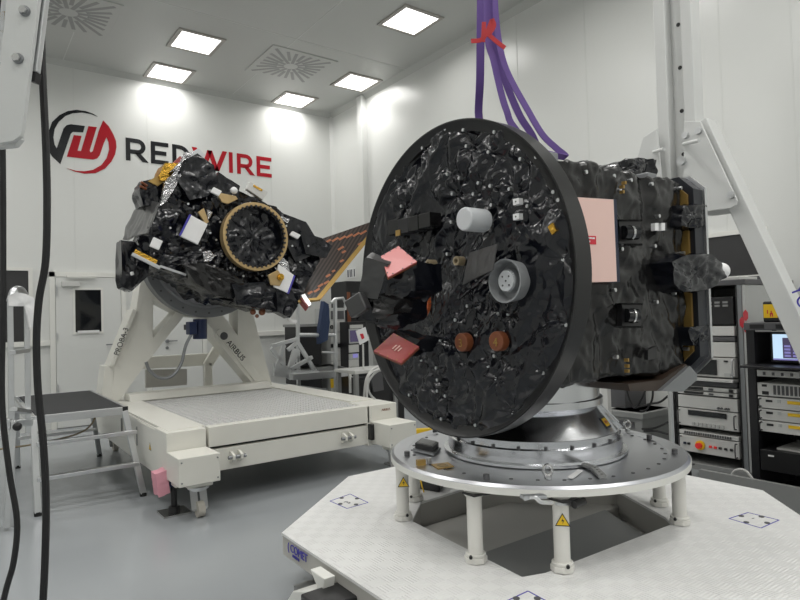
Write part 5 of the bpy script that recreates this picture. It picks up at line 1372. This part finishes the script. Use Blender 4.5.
for k in range(16): kp(t, .2 + k * .05, .23 + k * .05, zb + .012, zt - .012, 'darkgrey', 'slot')
kp(t, .06, .14, zb + .008, zb + .03, 'black', 'switch'); kp(t, .06, .12, zt - .025, zt - .01, 'black', 'switch')
for y0, y1, lab in ((398.5, 409.5, 'top'), (410.5, 421.5, 'middle'), (422.5, 433.5, 'bottom')):
    t, zb, zt = kunit('load_unit', y0, y1, 'unit', 'pale unit with a yellow display stripe, %s of the three in the black rack' % lab)
    kp(t, .36, .62, zt - .032, zt - .012, 'yellow', 'yellow_display'); kp(t, .10, .18, zt - .03, zt - .016, 'black', 'slot'); kp(t, .24, .28, zt - .03, zt - .012, 'rackgrey', 'button')
    MB().tube([(KX, kyb - .02, zb + .01), (KX - .03, kyb - .02, zb + .015), (KX - .03, kyb - .02, zt - .015), (KX, kyb - .02, zt - .01)], .005).build('handle', 'black', t)
t, zb, zt = kunit('server', 452, 473, 'black', 'black computer unit with a small white mark, lowest in the black rack'); kp(t, .10, .17, zt - .04, zt - .03, 'sticker', 'printed_mark')
t = tag(MB().box(KX + .06, KX + .4, kya + .02, kyb - .08, kz(452) + .001, kz(450)).build('paper_tray', 'unit'), 'pale sheet lying on the black computer unit in the black rack', 'sheet')
MB().cyl((KX - .02, KY1 + .012, kz(368)), (KX - .02, KY1 + .03, kz(368)), .012).build('latch', 'alu', kr)
# yellow instrument on the black rack
ym_ = thing('handheld_meter', (KX + .1, 1.75, KZ1 + .02), 'yellow and black handheld meter standing on top of the black rack', 'meter')
c0_, c1_ = atx(764, 318.5, KX + .05), atx(779.5, 299, KX + .05)
zt_ = KZ1 + .02
MB().box(KX + .03, KX + .09, c1_.y, c0_.y, zt_, zt_ + .14).build('case', 'black', ym_, bevel=.012)
MB().box(KX + .027, KX + .032, c1_.y + .008, c0_.y - .008, zt_ + .03, zt_ + .12).build('front_panel', 'yellow', ym_)
b = MB(); 
for u, v in ((.55, .05), (.62, .065), (.70, .05), (.35, .07)): b.box(KX + .025, KX + .028, c0_.y - u * .085 - .006, c0_.y - u * .085, zt_ + v - .012, zt_ + v + .012)
b.build('panel_mark', 'label', ym_)
tag(MB().box(KX + .05, KX + .12, 1.56, 1.62, zt_, zt_ + .06).build('small_box', 'darkgrey', bevel=.004), 'small dark box beside the yellow meter on the black rack', 'box')

# grey low rail on the floor behind the platform, cables on the floor
CX_ = 4.02
P = [atx(x, y, CX_) for x, y in [(699, 469.5), (800, 489), (830, 494)]]
tag(MB().prism([(CX_, P[0].y, 0), (CX_, P[2].y, 0), (CX_, P[2].y, P[2].z), (CX_, P[0].y, P[0].z)], (.03, 0, 0)).build('kick_board', 'midgrey'), 'low grey board standing on the floor in front of the two racks', 'board')
tag(MB().tube([atx(x, y, CX_ + .15) for x, y in [(728, 486), (732, 474), (738, 469.5), (746, 471), (753, 480), (757, 490)]], .008).build('white_cable', 'tube'), 'white cable loop rising behind the low grey board in front of the grey rack', 'cable')
tag(MB().tube([atz(x, y, .02) for x, y in [(776, 500), (785, 499), (800, 500), (820, 503)]], .010).build('white_cable', 'tube'), 'white cable lying on the floor by the right edge of the platform', 'cable')
# crates and hanging cables seen under the spacecraft
cr = thing('grey_crate', (4.9, 3.55, 0), 'grey plastic crate against the right wall, seen below the black spacecraft', 'crate')
a, b = atx(609, 409, 4.95), atx(642, 411, 4.95)
MB().box(4.95, 5.4, b.y, a.y, .02, a.z).build('body', 'midgrey', cr, bevel=.01); MB().box(4.93, 5.42, b.y - .02, a.y + .02, a.z - .06, a.z).build('lid', 'midgrey', cr, bevel=.01)
MB().box(4.935, 4.95, b.y + .08, b.y + .25, a.z - .14, a.z - .09).build('handle', 'darkgrey', cr)
a, b = atx(608, 391, 5.05), atx(625, 391, 5.05)
tag(MB().box(5.05, 5.4, b.y, a.y, cr.children[0].bound_box[1][2] if False else .0 + atx(609, 409, 4.95).z, a.z + .1).build('dark_box', 'darkgrey', bevel=.01), 'dark box on top of the grey crate below the spacecraft', 'box')
pc = atx(606, 400, 4.5); 
tag(MB().box(4.48, 4.53, pc.y - .03, pc.y + .03, 0, 1.5).build('white_post', 'unit'), 'pale upright post standing behind the spacecraft cone', 'post')
for k, Pp in enumerate(([(626, 386), (629, 398), (635, 408), (644, 394), (646, 386)], [(653, 386), (652, 400), (646, 410), (640, 411)], [(634, 408), (650, 404), (660, 402), (668, 396)], [(642, 429), (655, 428), (668, 422)], [(644, 431), (655, 431), (668, 434)])):
    tag(MB().tube([atx(x, y, 4.8) for x, y in Pp], .009).build('black_cable', 'cable'), ('black cable hanging in a V below the spacecraft end', 'black cable curving down from the spacecraft end to the left', 'black cable running level to the grey rack below the spacecraft', 'upper black cable by the foot of the grey rack', 'lower black cable by the foot of the grey rack')[k], 'cable', 'black cables below the spacecraft')
